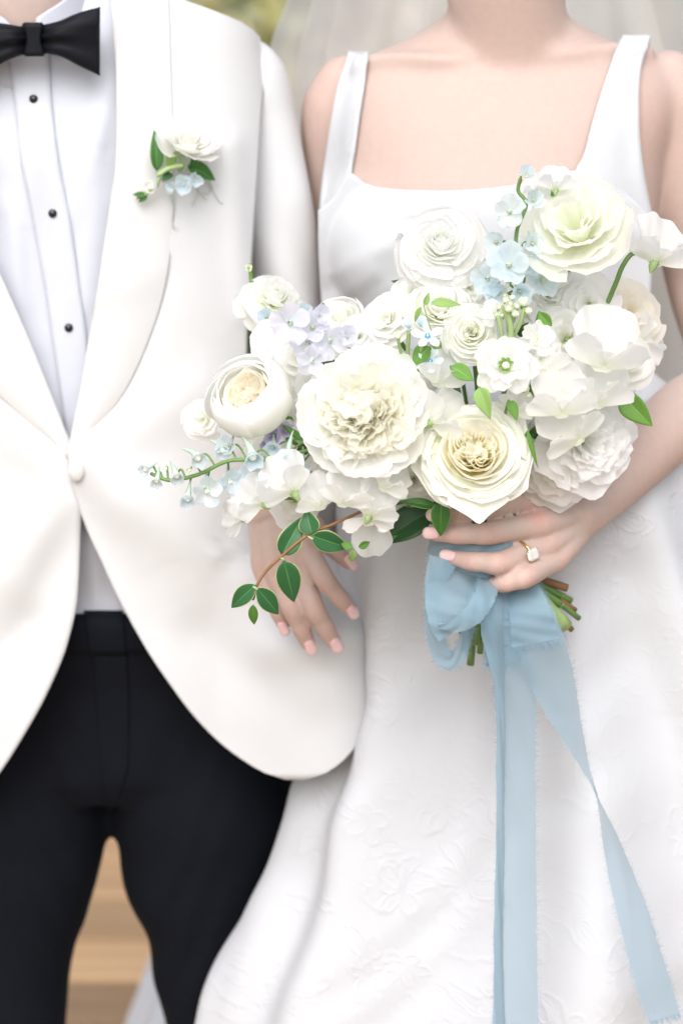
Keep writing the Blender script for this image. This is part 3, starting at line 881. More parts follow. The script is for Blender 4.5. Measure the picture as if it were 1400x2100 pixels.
# left hand (holds the stems)
JT = []     # finger joints: used for colour and creases
def finger(path, part=True):
    P = [W(a, b, c) for a, b, c, r in path]
    R = [.93 * r / PPM(q) for q, (a, b, c, r) in zip(P, path)]
    # knuckle swell
    PP, RR = [], []
    for i in range(len(P)):
        PP.append(P[i]); RR.append(R[i])
        if i + 1 < len(P):
            PP.append((P[i] + P[i+1]) / 2); RR.append((R[i] + R[i+1]) / 2 * .955)
    for i in range(1, len(P) - 1):
        d = P[min(i+1, len(P)-1)] - P[i-1]
        JT.append((P[i], d / np.linalg.norm(d), R[i], i > 1))
    return tube(PP, RR, 16, n=6 * len(PP))
wl = (1196, 1046, -.168)
LH = {
 'index':  [(1150, 1030, -.175, 30), (1078, 1026, -.195, 26), (1000, 1042, -.222, 24), (942, 1052, -.228, 21), (900, 1056, -.222, 18)],
 'middle': [(1165, 1060, -.178, 32), (1100, 1078, -.205, 30), (1000, 1094, -.238, 26), (938, 1096, -.236, 22.5), (893, 1094, -.226, 18)],
 'ring':   [(1170, 1085, -.178, 32), (1112, 1122, -.205, 29), (1024, 1155, -.240, 27), (965, 1151, -.236, 23), (926, 1143, -.224, 17.5)],
 'pinky':  [(1180, 1095, -.175, 30), (1138, 1148, -.200, 27), (1076, 1184, -.240, 25.5), (1034, 1196, -.240, 22), (1004, 1200, -.228, 18)],
}
for k in LH: bp.append(finger(LH[k]))
for k, (b0, r0) in {'index': ((1196, 1030, -.162), 40), 'middle': ((1198, 1050, -.168), 42), 'ring': ((1192, 1066, -.168), 42), 'pinky': ((1186, 1074, -.162), 40)}.items():
    f = LH[k]
    bp.append(pxtube([b0 + (r0,), f[0], f[1]], 16))
# thumb behind the stems
bp.append(finger([(1170, 1020, -.15, 34), (1110, 1010, -.135, 31), (1040, 1035, -.125, 26), (985, 1050, -.13, 20)]))
# right hand (rests on the jacket)
RH = {
 'index':  [(590, 1050, -.085, 30), (628, 1122, -.098, 27), (667, 1190, -.118, 24), (697, 1226, -.112, 21), (716, 1248, -.104, 17)],
 'middle': [(575, 1060, -.085, 32), (606, 1152, -.098, 28), (645, 1250, -.112, 25), (668, 1290, -.106, 22), (684, 1316, -.100, 17.5)],
 'ring':   [(555, 1060, -.083, 32), (566, 1168, -.094, 27), (600, 1250, -.108, 24), (619, 1292, -.103, 21), (632, 1320, -.098, 17)],
 'pinky':  [(538, 1060, -.08, 30), (538, 1160, -.084, 24), (556, 1220, -.092, 21), (571, 1258, -.09, 18.5), (581, 1282, -.088, 15)],
 'thumb':  [(590, 1040, -.08, 32), (640, 1080, -.085, 28), (676, 1118, -.088, 23), (698, 1140, -.088, 19), (713, 1154, -.088, 15.5)],
}
for k in RH:
    bp.append(finger(RH[k]))
for k in ('index', 'middle', 'ring', 'pinky'):
    f = RH[k]
    bp.append(pxtube([(550 + (f[0][0] - 560) * .4, 1015, -.065, 46), f[0], f[1]], 16))
bride_me = remesh(bp, .0019, 5)
bride = obj('person', bride_me, M['skin'])
bride['label'] = 'woman in white square necked wedding gown with veil on the right'
bride['category'] = 'person'
co = coords(bride_me)
ed = np.empty(len(bride_me.edges) * 2, np.int32); bride_me.edges.foreach_get('vertices', ed); ed = ed.reshape(-1, 2)
sel = np.nonzero(co[:, 2] > 1.10)[0]                       # shoulders, chest and neck: one soft surface
inv_ = np.full(len(co), -1); inv_[sel] = np.arange(len(sel))
e_ = inv_[ed]; e_ = e_[(e_ >= 0).all(1)]
deg = np.bincount(e_.ravel(), minlength=len(sel)).astype(float)
wgt = (smooth(1.10, 1.22, co[sel, 2]) * .9)[:, None]
for _ in range(55):
    X = co[sel]; A = np.zeros_like(X)
    for c_ in range(3):
        A[:, c_] = np.bincount(e_[:, 0], X[e_[:, 1], c_], len(sel)) + np.bincount(e_[:, 1], X[e_[:, 0], c_], len(sel))
    co[sel] = X + wgt * (A / np.maximum(deg, 1)[:, None] - X)
bride_me.vertices.foreach_set('co', co.astype(np.float32).ravel()); bride_me.update()
fl = np.zeros(len(co)); cr = np.zeros(len(co)); al = np.zeros(len(co))
for (p, d, r, fine) in JT:
    v = co - p
    dist = np.linalg.norm(v, axis=1)
    g_ = np.exp(-(dist / (r * 1.15)) ** 2)
    fl = np.maximum(fl, .52 * g_)
    s = v @ d
    w_ = np.exp(-(s / (r * .45)) ** 2) * smooth(r * 1.7, r * 1.15, dist)
    if not fine: continue
    up_ = w_ > cr
    al[up_] = s[up_] * 1000 * 3.6; cr = np.maximum(cr, w_)
for k, hand in (('l', LH), ('r', RH)):
    for n_, f in hand.items():
        q = W(*f[-1][:3]); rr = f[-1][3] / PPM(q)
        fl = np.maximum(fl, .5 * np.exp(-(np.linalg.norm(co - q, axis=1) / (rr * 1.6)) ** 2))
        q = W(*f[1][:3]); fl = np.maximum(fl, .34 * np.exp(-(np.linalg.norm(co - q, axis=1) / .011) ** 2))
q = W(1100, 1065, -.21); fl = np.maximum(fl, .7 * np.exp(-(np.linalg.norm(co - q, axis=1) / .012) ** 2))
for (x, y, Y, r, s) in ((1000, 240, .03, .10, .16), (880, 320, 0, .06, .15), (1360, 250, .05, .06, .2), (640, 230, .1, .05, .16), (1330, 930, -.1, .06, .12)):
    fl = np.maximum(fl, s * np.exp(-(np.linalg.norm(co - W(x, y, Y), axis=1) / r) ** 2))
for nm, arr in (('flush', fl), ('crease', cr), ('along', al)):
    a_ = bride_me.attributes.new(nm, 'FLOAT', 'POINT'); a_.data.foreach_set('value', arr.astype(np.float32))
BVH = BVHTree.FromPolygons(co.tolist(), [tuple(p.vertices) for p in bride_me.polygons])

# fingernails
M['nail'] = petal_mat('nail_polish', (.78, .50, .50), (.80, .54, .545), (.82, .58, .585), 0.0, (0, .4, .72), 0, .16, edge=(.88, .80, .77))
def nail(f, dors, wk=.78, lk=1.15):
    a, b = W(*f[-2][:3]), W(*f[-1][:3])
    r = f[-1][3] / PPM(b)
    d = b - a; d /= np.linalg.norm(d)
    n = np.asarray(dors, float); n -= d * np.dot(n, d); n /= np.linalg.norm(n)
    x = np.cross(d, n)
    V = []
    L, Wd = r * 2.0 * lk, r * wk
    for v in np.linspace(0, 1, 9):
        for u_ in np.linspace(-1, 1, 9):
            ww = Wd * (1 - .25 * (1 - v) ** 2 - .12 * v ** 4)
            vv = v - .12 * u_ * u_ * (v * 2 - 1)
            ang = u_ * .95
            V.append(b + d * (L * (vv - .42)) + x * (ww * math.sin(ang) * 1.1) + n * (r * .99 + r * .70 * (math.cos(ang) - 1) - r * .20 * (v - .25) ** 2 - r * .16 * v))
    obj('fingernail', mesh('fingernail', V, gridF(9, 9), gridUV(9, 9)), M['nail'], bride, solid=.0005)
nail(LH['middle'], (-.55, -.8, .25)); nail(LH['ring'], (-.6, -.7, .55)); nail(LH['index'], (-.5, -.8, .3))
for k in ('index', 'middle', 'ring'): nail(RH[k], (.15, -1, .25))
nail(RH['pinky'], (-.2, -1, .2)); nail(RH['thumb'], (.45, -.8, .45))

# gown
def onbody(px, py, off):
    out = np.empty(np.shape(px) + (3,))
    for i in np.ndindex(np.shape(px)):
        d = Vector(ray(px[i], py[i])).normalized()
        hit = BVH.ray_cast(Vector(CAMP), d, 6.0)
        if hit[0] is None or hit[0].y > .17:
            q = W(px[i], py[i], .12)
            nr_ = BVH.find_nearest(Vector(q))
            out[i] = np.array(nr_[0]) + np.array(nr_[1]) * off
            continue
        out[i] = np.array(hit[0]) - np.array(d) * off
    return out
def blur_grid(P, it, keep=True):
    Y = P[..., 1].copy()
    for _ in range(it):
        Q = np.pad(Y, 1, mode='edge')
        Y = .25 * (Q[:-2, 1:-1] + Q[2:, 1:-1] + Q[1:-1, :-2] + Q[1:-1, 2:])
    return Y
gown = obj('gown', None, None, bride)
# bodice: columns across, rows from neckline to waist
nc, nr = 90, 60
cx = np.linspace(652, 1338, nc)
top = interp(cx, [640, 655, 690, 718, 745, 790, 850, 920, 1000, 1060, 1130, 1178, 1205, 1260, 1300, 1330, 1345],
             [440, 430, 400, 356, 376, 386, 390, 391, 386, 378, 365, 350, 352, 380, 410, 440, 448])
bot = np.full(nc, 830.0)
v = np.linspace(0, 1, nr)[:, None]
# the sides follow the waist
py = top[None, :] * (1 - v) + bot[None, :] * v
sq = interp(py, [380, 460, 600, 760, 830], [1.0, 1.0, .985, .90, .89])
cm = 1000
px = cm + (cx[None, :] - cm) * sq
P = onbody(px, py, .0045)
Ys = blur_grid(P, 400)
Pn = np.minimum(P[..., 1], Ys) - .002
Pn = Pn - .002
t_ = (Pn - CAMP[1]) / ray(px, py)[..., 1]
P = CAMP + ray(px, py) * t_[..., None]
P[..., 1] -= folds(px, py, [(660, 640, 760, 560, 22, .003), (668, 700, 800, 590, 18, .003), (690, 560, 800, 500, 20, .002), (1200, 420, 1310, 480, 26, .003), (1150, 380, 1290, 420, 20, .002)])
obj('bodice', mesh('bodice', P, gridF(nr, nc), gridUV(nr, nc)), M['bodice'], gown, solid=.0025)
def strap(rows, cols=12, back=.10):
    px, py = rowgrid(rows, 44, cols)
    P = onbody(px, py, .0045)
    Y = blur_grid(P, 25); Y = np.minimum(Y, P[..., 1]) - .0035
    t_ = (Y - CAMP[1]) / ray(px, py)[..., 1]
    P = CAMP + ray(px, py) * t_[..., None]
    # over the shoulder and down the back
    rowsb = []
    for k in range(1, 10):
        q = P[0].copy()
        q[:, 1] += back * k / 9
        for j in range(cols):
            h = BVH.ray_cast(Vector((q[j, 0], q[j, 1], 2.0 if False else P[0, j, 2] + .06)), Vector((0, 0, -1)), .3)
            if h[0] is not None: q[j, 2] = min(h[0].z + .004, P[0, j, 2] + .004)
            else: q[j, 2] = P[0, j, 2] - .01 * k
        rowsb.append(q)
    A = np.concatenate([np.array(rowsb[::-1]), P], 0)
    obj('strap', mesh('strap', A, gridF(A.shape[0], cols), gridUV(A.shape[0], cols)), M['bodice'], gown, solid=.0025)
strap([(108, 713, 754), (125, 709, 752), (180, 691, 744), (235, 680, 735), (300, 670, 726), (362, 661, 717), (420, 655, 735), (460, 653, 760)])
strap([(72, 1276, 1334), (100, 1264, 1326), (140, 1249, 1313), (200, 1229, 1309), (260, 1212, 1310), (320, 1196, 1315), (350, 1180, 1319), (400, 1172, 1328), (445, 1160, 1338)])
# skirt
def skirt(rows, Yc, seed, nseg=220, n=110, fold=1.0):
    rows = np.asarray(rows, float)
    ys = np.linspace(rows[0, 0], rows[-1, 0], n)
    L = interp(ys, rows[:, 0], rows[:, 1]); R = interp(ys, rows[:, 0], rows[:, 2]); B = interp(ys, rows[:, 0], rows[:, 3])
    th = np.linspace(0, 2 * PI, nseg, endpoint=False)
    Rn = np.random.RandomState(seed)
    V = []
    ks = [(5, .9), (9, 1.0), (14, .55), (23, .12)]
    ph = Rn.uniform(0, 6.28, (4, 2))
    for i, y in enumerate(ys):
        c = W((L[i] + R[i]) / 2, y, Yc)
        a = (R[i] - L[i]) / 2 / PPM(c)
        s = smooth(rows[0, 0] + 20, rows[0, 0] + 900, y)
        f = sum(am * np.cos(k * th + p[0] + .5 * math.sin(y / 300 + p[1])) for (k, am), p in zip(ks, ph))
        fr = np.clip(-np.sin(th), 0, 1)
        dlt = fold * (.003 + .010 * s) * f * (.45 + .9 * fr)
        # creases that scatter over the cloth
        dlt = dlt + .0022 * np.sin(y / 38 + 6 * np.sin(3 * th) + 2.1 * np.sin(7 * th + y / 120)) * np.sin(5 * th + y / 200)
        X = c[0] + (a + dlt) * np.cos(th); Y = c[1] + (B[i] + dlt) * np.sin(th)
        V.append(np.stack([X, Y, np.full(nseg, c[2])], 1))
    return mesh('skirt', np.vstack(V), gridF(n, nseg, True))
SK = [(730, 728, 1305, .105), (760, 722, 1330, .125), (800, 712, 1385, .140), (900, 700, 1480, .150), (1150, 690, 1600, .155), (1350, 690, 1700, .165), (1480, 658, 1760, .175), (1600, 603, 1810, .18), (1720, 572, 1850, .19),
      (1850, 512, 1890, .20), (1930, 466, 1910, .205), (2020, 430, 1930, .21), (2100, 412, 1950, .215), (2600, 300, 2080, .30), (3150, 170, 2200, .40)]
obj('skirt', skirt(SK, .04, 11), M['brocade'], gown)
TRN = [(1900, 370, 480, .05), (1950, 318, 520, .12), (2030, 284, 560, .2), (2100, 258, 600, .26), (2400, 190, 700, .45), (2750, 100, 800, .6)]
tr_me = skirt(TRN, .75, 5, 120, 50, .8)
obj('train', tr_me, M['brocade'], gown)
# veil
def veil(edgeL, edgeR, Y0, dep, n, m, amp, freq, seed):
    Rn = np.random.RandomState(seed)
    ys = np.linspace(-420, 1500, n); u = np.linspace(0, 1, m)
    l = interp(ys, *edgeL); r = interp(ys, *edgeR)
    V = []
    for i, y in enumerate(ys):
        k = smooth(-420, 200, y)
        Y = Y0 + dep * np.sin(PI * u) ** .7 + amp * (.4 + .6 * k) * (np.sin(freq * u * PI + seed) + .5 * np.sin(freq * 2.3 * u * PI + 1.7))
        px_ = l[i] * (1 - u) + r[i] * u + 6 * np.sin(freq * u * PI * 1.3)
        V.append(W(px_, np.full(m, y), Y))
    return mesh('veil', np.vstack(V), gridF(n, m))
vl = obj('veil', None, None, bride)
obj('veil_layer', veil(([-420, -200, 0, 110, 300, 700, 1500], [820, 660, 590, 553, 560, 640, 640]), ([-420, 0, 300, 1500], [1230, 1440, 1520, 1560]), .22, .13, 60, 160, .006, 9, 1), M['veil'], vl)
obj('veil_layer', veil(([-420, -200, 0, 110, 300, 700, 1500], [840, 690, 640, 612, 600, 660, 660]), ([-420, 0, 300, 1500], [1210, 1390, 1460, 1520]), .24, .16, 60, 160, .008, 6.5, 4), M['veil'], vl)

# ring on her finger
ax = W(1085, 1131, -.218) - W(1045, 1148, -.234); ax /= np.linalg.norm(ax)
rc = W(1068, 1139, -.222)
rr = 30.0 / PPM(rc)
ringm = Matrix.Translation(Vector(rc)) @ Vector(ax).to_track_quat('Z', 'X').to_matrix().to_4x4()
ring = thing('ring', 'gold ring with a rectangular diamond on her ring finger', 'ring', mtx=ringm)
V = []
for i in range(48):
    a = 2 * PI * i / 48
    for j in range(8):
        b = 2 * PI * j / 8
        q = rr + .0009 * math.cos(b)
        V.append((q * math.cos(a), q * math.sin(a), .0011 * math.sin(b)))
F = [(i*8+j, ((i+1) % 48)*8+j, ((i+1) % 48)*8+(j+1) % 8, i*8+(j+1) % 8) for i in range(48) for j in range(8)]
obj('band', mesh('band', V, F), M['gold'], ring)
inv = ringm.inverted()
tocam = inv.to_3x3() @ Vector((.52, -.80, .22)); tocam.z = 0; tocam.normalize()
gx = tocam.cross(Vector((0, 0, 1)))
gm = Matrix((Vector(gx), Vector((0, 0, 1)), tocam)).transposed().to_4x4(); gm.translation = tocam * (rr + .0016)
prof = [(.0, -.0026), (.0034, -.0002), (.0040, .0008), (.0026, .0019), (0, .0019)]
V, F = [], []
for (q, h) in [(1.25 * a_, 1.2 * b_) for a_, b_ in prof[1:4]]:
    for sx, sy in ((1, .7), (.7, 1), (-.7, 1), (-1, .7), (-1, -.7), (-.7, -1), (.7, -1), (1, -.7)):
        V.append((q * sx, q * sy * 1.35, h))
F = gridF(3, 8, True) + [tuple(range(16, 24))]
V.append((0, 0, -.0026)); F += [(24, (i + 1) % 8, i) for i in range(8)]
dm = mesh('gemstone', V, F); dm.polygons.foreach_set('use_smooth', [False] * len(F))
obj('gemstone', dm, M['diamond'], ring, mtx=gm)
for sx in (-1, 1):
    for sy in (-1, 1):
        V, F = tube([(sx*.0012, sy*.0016, -.003), (sx*.0040, sy*.0055, -.0002), (sx*.0039, sy*.0055, .0016)], [.0005, .00055, .0006], 6)
        obj('prong', mesh('prong', V, F), M['gold'], ring, mtx=gm)
# ================================================================ FLOWERS
CAMD = -fwd                                       # towards the photographer
def frame(px, py, Y, rpx, face=(0, 0), roll=0):
    """matrix of a flower: +Z looks out of the bloom, +Y is up, unit length = its radius"""
    p = W(px, py, Y)
    z = CAMD + rgt * face[0] + upv * face[1]; z /= np.linalg.norm(z)
    y = upv * math.cos(math.radians(roll)) + rgt * math.sin(math.radians(roll))
    x = np.cross(y, z); x /= np.linalg.norm(x); y = np.cross(z, x)
    s = rpx / PPM(p)
    m = Matrix((Vector(x * s), Vector(y * s), Vector(z * s))).transposed().to_4x4()
    m.translation = Vector(p)
    return m

def wrap_petal(prof, dphi0, dphi1, R, k=.35, npow=2.4, spiral=.08, ruf=0., rufn=4, curl=0., nu=13, nv=9, serr=0., point=0., lip=0.):
    """petal that wraps round the axis: prof = (r, h) points from claw to rim"""
    u = np.linspace(-1, 1, nu)[None, :]; v = np.linspace(0, 1, nv)[:, None]
    vr = np.array(prof, float); s = np.linspace(0, 1, len(vr))
    cut = k * np.abs(u) ** npow - point * np.exp(-(u / .16) ** 2)
    ve = v * (1 - cut * np.ones_like(v))
    vv = np.clip(ve, 0, 1.0)
    C = catmull(vr, 40); ss = np.linspace(0, 1, 40)
    r = np.interp(vv, ss, C[:, 0]); h = np.interp(vv, ss, C[:, 1])
    ex = np.clip(ve - 1, 0, None)                 # a pointed tip runs on along the rim tangent
    tg = C[-1] - C[-4]; tg /= np.linalg.norm(tg) + 1e-9
    ln = np.sum(np.linalg.norm(np.diff(C, axis=0), axis=1))
    r = r + ex * ln * tg[0]; h = h + ex * ln * tg[1]
    dphi = dphi0 + (dphi1 - dphi0) * smooth(0, .6, v)
    p1, p2, p3 = R.uniform(0, 6.28, 3)
    amp = ruf * vv ** 2.5 * (.7 + .6 * np.abs(u))
    r = r * (1 + spiral * u) + amp * (np.sin(rufn * u * PI + p1) + .5 * np.sin(rufn * 2.1 * u * PI + p2)) * .7
    h = h + amp * (np.cos(rufn * 1.27 * u * PI + p2) * .7 + .4 * np.sin(rufn * 2.3 * u * PI + p3))
    if serr: h = h + serr * (v ** 8) * (np.arange(nu)[None, :] % 2 * 2 - 1) * R.uniform(.3, 1, (1, nu))
    r = r + curl * (np.abs(u) ** 3) * vv ** 2 + lip * np.exp(-((1 - vv) / .12) ** 2)
    h = h - abs(lip) * .4 * np.exp(-((1 - vv) / .09) ** 2)
    q1, q2, q3, q4 = R.uniform(0, 6.28, 4)
    wob = np.sin(2.3 * u + 3.1 * v + q1) + .7 * np.sin(4.1 * u - 2.2 * v + q2) + .5 * np.sin(6.3 * u + 5.2 * v + q3)
    r = r + .020 * wob * vv; h = h + .022 * np.sin(3.0 * u + q4) * vv
    ph = u * dphi + .06 * np.sin(3 * v + p1) + .05 * np.sin(4 * u + q2) * v
    P = np.stack([r * np.cos(ph), r * np.sin(ph), h], -1)
    return mesh('petal', P, gridF(nv, nu), gridUV(nv, nu))

def flat_petal(L=1., Wd=.4, wb=.25, k=.3, npow=2.2, bend=(0, .3), cup=.3, ruf=0., rufn=3, R=None, nu=11, nv=9, serr=0., notch=0., tip=0., fold=0., wpow=1.0, recurve=0.):
    """petal along +Y, face +Z; bend = angle towards +Z at the claw and added along the length"""
    R = R or np.random.RandomState(0)
    u = np.linspace(-1, 1, nu)[None, :]; v = np.linspace(0, 1, nv)[:, None]
    ve = v * (1 - k * np.abs(u) ** npow - notch * np.exp(-(u / .22) ** 2) + tip * np.exp(-(u / .25) ** 2))
    w_ = Wd * (wb + (1 - wb) * np.sin(np.clip(ve, 0, 1) ** wpow * PI * .56) / math.sin(PI * .56) ** 1)
    ang = bend[0] + bend[1] * ve - recurve * np.clip(ve - .55, 0, 1) ** 2 * 4
    # integrate along v
    dv = np.diff(ve, axis=0, prepend=0)
    y = np.cumsum(L * dv * np.cos(ang), axis=0); z = np.cumsum(L * dv * np.sin(ang), axis=0)
    x = u * w_
    p1, p2, p3 = R.uniform(0, 6.28, 3)
    z = z + cup * Wd * u * u * np.sin(np.clip(v, 0, 1) * PI * .8) + fold * np.abs(u) * Wd * v
    amp = ruf * v ** 2 * (.45 + .8 * np.abs(u))
    z = z + amp * (np.sin(rufn * u * PI + p1) + .6 * np.sin(rufn * 2.2 * u * PI + p2))
    y = y + amp * .5 * np.cos(rufn * 1.6 * u * PI + p3)
    if serr: y = y + serr * v ** 6 * (np.arange(nu)[None, :] % 2 * 2 - 1) * R.uniform(.2, 1, (1, nu))
    q1, q2 = R.uniform(0, 6.28, 2)
    z = z + .025 * (np.sin(3 * u + 4 * v + q1) + .6 * np.sin(6 * u - 3 * v + q2)) * v
    x = x * (1 + .06 * np.sin(5 * v + q2))
    P = np.stack([x, y, z], -1)
    return mesh('petal', P, gridF(nv, nu), gridUV(nv, nu))

def put(phi, alpha, r0=0., h0=0., s=1., twist=0.):
    """place a flat petal: claw at radius r0, height h0, leaning alpha from the axis (0 = closed, 90 = flat open)"""
    R_ = Vector((math.cos(phi), math.sin(phi), 0)); Z = Vector((0, 0, 1))
    d = Z * math.cos(alpha) + R_ * math.sin(alpha)
    n = -R_ * math.cos(alpha) + Z * math.sin(alpha)
    x = d.cross(n)
    m = Matrix((x * s, d * s, n * s)).transposed().to_4x4()
    if twist: m = m @ Matrix.Rotation(twist, 4, 'Y')
    m.translation = R_ * r0 + Z * h0
    return m

def rotz(a): return Matrix.Rotation(a, 4, 'Z')

KIND = {}
def kind(fn):
    KIND[fn.__name__] = fn
    return fn
_cache = {}

@kind
def rose(seed, rings=13, heart='p_rose', outer='p_rose_out', bowl=.10, close=0., hdrop=.62, r_in=.07, quarter=.06, tipcurl=.02, grow=1.35, split=.62, point=.0, quartered=0, qh=.26):
    R = np.random.RandomState(seed); out = []
    a0 = 0
    if quartered:
        vb = [flat_petal(1.0, .34, .45, .2, 2.2, (-.25, 1.5), .45, .05, 1.3, R, 13, 9, 0) for _ in range(3)]
        for j in range(7):
            out.append(('petal', vb[j % 3], heart, put(2 * PI * j / 7 + R.normal(0, .2), .20 + .12 * (j % 2), .05, -.36, R.uniform(.52, .64), R.normal(0, .3))))
    if quartered:                                   # folded quarters in the heart of an old garden rose
        for q in range(5):
            A = 2 * PI * q / 5 + R.normal(0, .15)
            for j in range(4):
                rr_ = .05 + .062 * j
                pr = [(rr_ * .5, -.35), (rr_ * .9, -.05), (rr_ * 1.0, qh - .10), (rr_ * 1.12, qh + .035 * j + R.normal(0, .02))]
                me_ = wrap_petal(pr, 1.5, 2.05 + R.normal(0, .1), R, k=.10, npow=3, spiral=.12, ruf=.022, rufn=1.4, nu=19, nv=8, lip=.012)
                mt_ = Matrix.Rotation(A, 4, 'Z') @ Matrix.Translation((quartered * .40, R.normal(0, .015), 0)) @ Matrix.Rotation(.16 + R.normal(0, .06), 4, 'Y') @ Matrix.Rotation(R.normal(0, .25), 4, 'Z')
                out.append(('petal', me_, heart, mt_))
    for i in range(rings):
        t = (i + 1) / rings
        if quartered and r_in + (1 - r_in) * t ** grow < quartered: continue
        cnt = 3 if t < .5 else (4 if t < .85 else 5)
        rt = r_in + (1 - r_in) * t ** grow
        if close: rt_top = rt * (1 - close * smooth(.55, 1, t))
        else: rt_top = rt
        ht = .40 - bowl * (1 - smooth(0, .5, t)) - hdrop * t ** 2.6 * (0 if close else 1) + (close * .25 * t if close else 0)
        rb = .04 + .26 * t; hb = -.42 + .05 * (1 - t)
        bul = (rt * (.80 + .16 * t + close * .25 * t), ht * .45 + hb * .55 + .12 * t)
        if close and t > split:
            prof = [(.22, -.80), (rt * .86, -.52), (rt * 1.03, -.08), (rt * .97, .20 + .10 * t), (rt * .84, .36 + .06 * t)]
        else: prof = [(rb, hb), bul, (rt * (.97 + close * .1), ht - .12 * (1 - .4 * t)), (rt_top + .05 * t * (1 - close * 2), ht - .02 * t)]
        variants = []
        for q in range(2 if t < .7 else 3):
            variants.append(wrap_petal(prof, .55 * 2 * PI / cnt * .8, .5 * 2 * PI / cnt * 1.45, R, k=.16 + .10 * t, npow=2.6, spiral=.07, ruf=.016 + quarter * (1 - t) ** 1.5 * .7 + .015 * t,
                                       rufn=R.uniform(.7, 1.3) + (1.2 if t < .4 else 0), curl=.02, point=point * smooth(.6, 1, t), lip=tipcurl * (.3 + t) * (1 if not close else -.6), nu=13, nv=9))
        for j in range(cnt):
            m = rotz(a0 + 2 * PI * j / cnt + R.uniform(-.25, .25)) @ Matrix.Rotation(R.normal(0, .07), 4, 'X') @ Matrix.Rotation(R.normal(0, .07), 4, 'Y') @ Matrix.Translation((R.normal(0, .02), R.normal(0, .02), R.normal(0, .02)))
            out.append(('petal', variants[j % len(variants)], heart if t < split else outer, m))
        a0 += 2.4
    V, F = ball((0, 0, -.50), (.26, .26, .18), 12, 8)
    out.append(('receptacle', mesh('receptacle', V, F), 'stem_pale', None))
    return out

@kind
def ranunculus(seed, rings=11, mat='p_white', open_=.5, cnt0=5, ruf=.02, h0=.34, hole=.05):
    R = np.random.RandomState(seed); out = []; a0 = 0
    for i in range(rings):
        t = (i + 1) / rings
        rt = hole + (1 - hole) * t ** 1.1
        ht = h0 - (.62 * open_ * 2) * t ** 1.7
        prof = [(.03 + .10 * t, -.34), (rt * .72, -.30 + .25 * (1 - t)), (rt * .98, ht - .10), (rt * (1 + .02 * t), ht)]
        cnt = 4 if t < .35 else cnt0
        va = [wrap_petal(prof, .35 * 2 * PI / cnt, .5 * 2 * PI / cnt * 1.35, R, k=.42 + .08 * t, npow=2.0, spiral=.10, ruf=ruf * (.5 + t), rufn=R.uniform(.8, 1.6), lip=.012 if t > .5 else -.015, nu=13, nv=8, curl=-.02) for _ in range(3)]
        for j in range(cnt):
            m = rotz(a0 + 2 * PI * j / cnt + R.uniform(-.25, .25)) @ Matrix.Rotation(R.normal(0, .10), 4, 'X') @ Matrix.Rotation(R.normal(0, .08), 4, 'Y')
            out.append(('petal', va[j % 3], mat, m))
        a0 += 2.4
    V, F = ball((0, 0, -.05), (.10, .10, .22), 10, 7)
    out.append(('flower_heart', mesh('flower_heart', V, F), 'p_greenbud', None))
    V, F = ball((0, 0, -.36), (.22, .22, .12), 12, 8)
    out.append(('receptacle', mesh('receptacle', V, F), 'stem', None))
    return out

@kind
def peony_bloom(seed, mat='p_peony', n=66, guard=9, gmat='p_white', serr=.03, ruf=.07, inner=True, wide=1.):
    """ruffled double bloom: guard petals, a skirt of frilly petals and a tuft in the heart"""
    R = np.random.RandomState(seed); out = []
    va = [flat_petal(1., R.uniform(.34, .46) * wide, .3, R.uniform(.12, .25), 2.4, (-.1, R.uniform(.3, .9)), R.uniform(.2, .6), ruf * R.uniform(.7, 1.3), R.uniform(1.1, 1.9), R, 15, 9, serr * R.uniform(.2, 1), R.uniform(0, .12), 0, 0, 1., R.uniform(-.1, .6)) for _ in range(12)]
    for i in range(n):
        t = (i + .5) / n
        al = .34 + 1.12 * t ** .8
        phi = i * 2.39996 + R.normal(0, .2)
        L = (.60 + .36 * t) * R.uniform(.88, 1.08)
        out.append(('petal', va[R.randint(12)], mat if t < .75 else (mat if R.rand() < .5 else gmat), put(phi, al + R.normal(0, .09), .05 + .06 * t, -.20 - .05 * t, L, R.normal(0, .35))))
    if inner:
        vb = [flat_petal(1.0, .30, .45, .2, 2.2, (-.25, 1.7), .45, .05, 1.3, R, 13, 10, .02) for _ in range(4)]
        for j in range(9):
            out.append(('petal', vb[j % 4], mat, put(2 * PI * j / 9 + R.normal(0, .2), .30 + .18 * (j % 2) + R.normal(0, .04), .06 + .04 * (j % 3), -.16, R.uniform(.72, .92), R.normal(0, .3))))
    vg = [flat_petal(1.12, .56, .35, .26, 2.4, (-.15, .55), .45, .035, 1.1, R, 15, 9, serr * .6) for _ in range(3)]
    for j in range(guard):
        out.append(('guard_petal', vg[j % 3], gmat, put(2 * PI * j / guard + R.normal(0, .12), 1.38 + .16 * (j % 2), .06, -.30, R.uniform(.92, 1.04), R.normal(0, .12))))
    V, F = ball((0, 0, -.34), (.22, .22, .14), 12, 8)
    out.append(('receptacle', mesh('receptacle', V, F), 'stem', None))
    return out

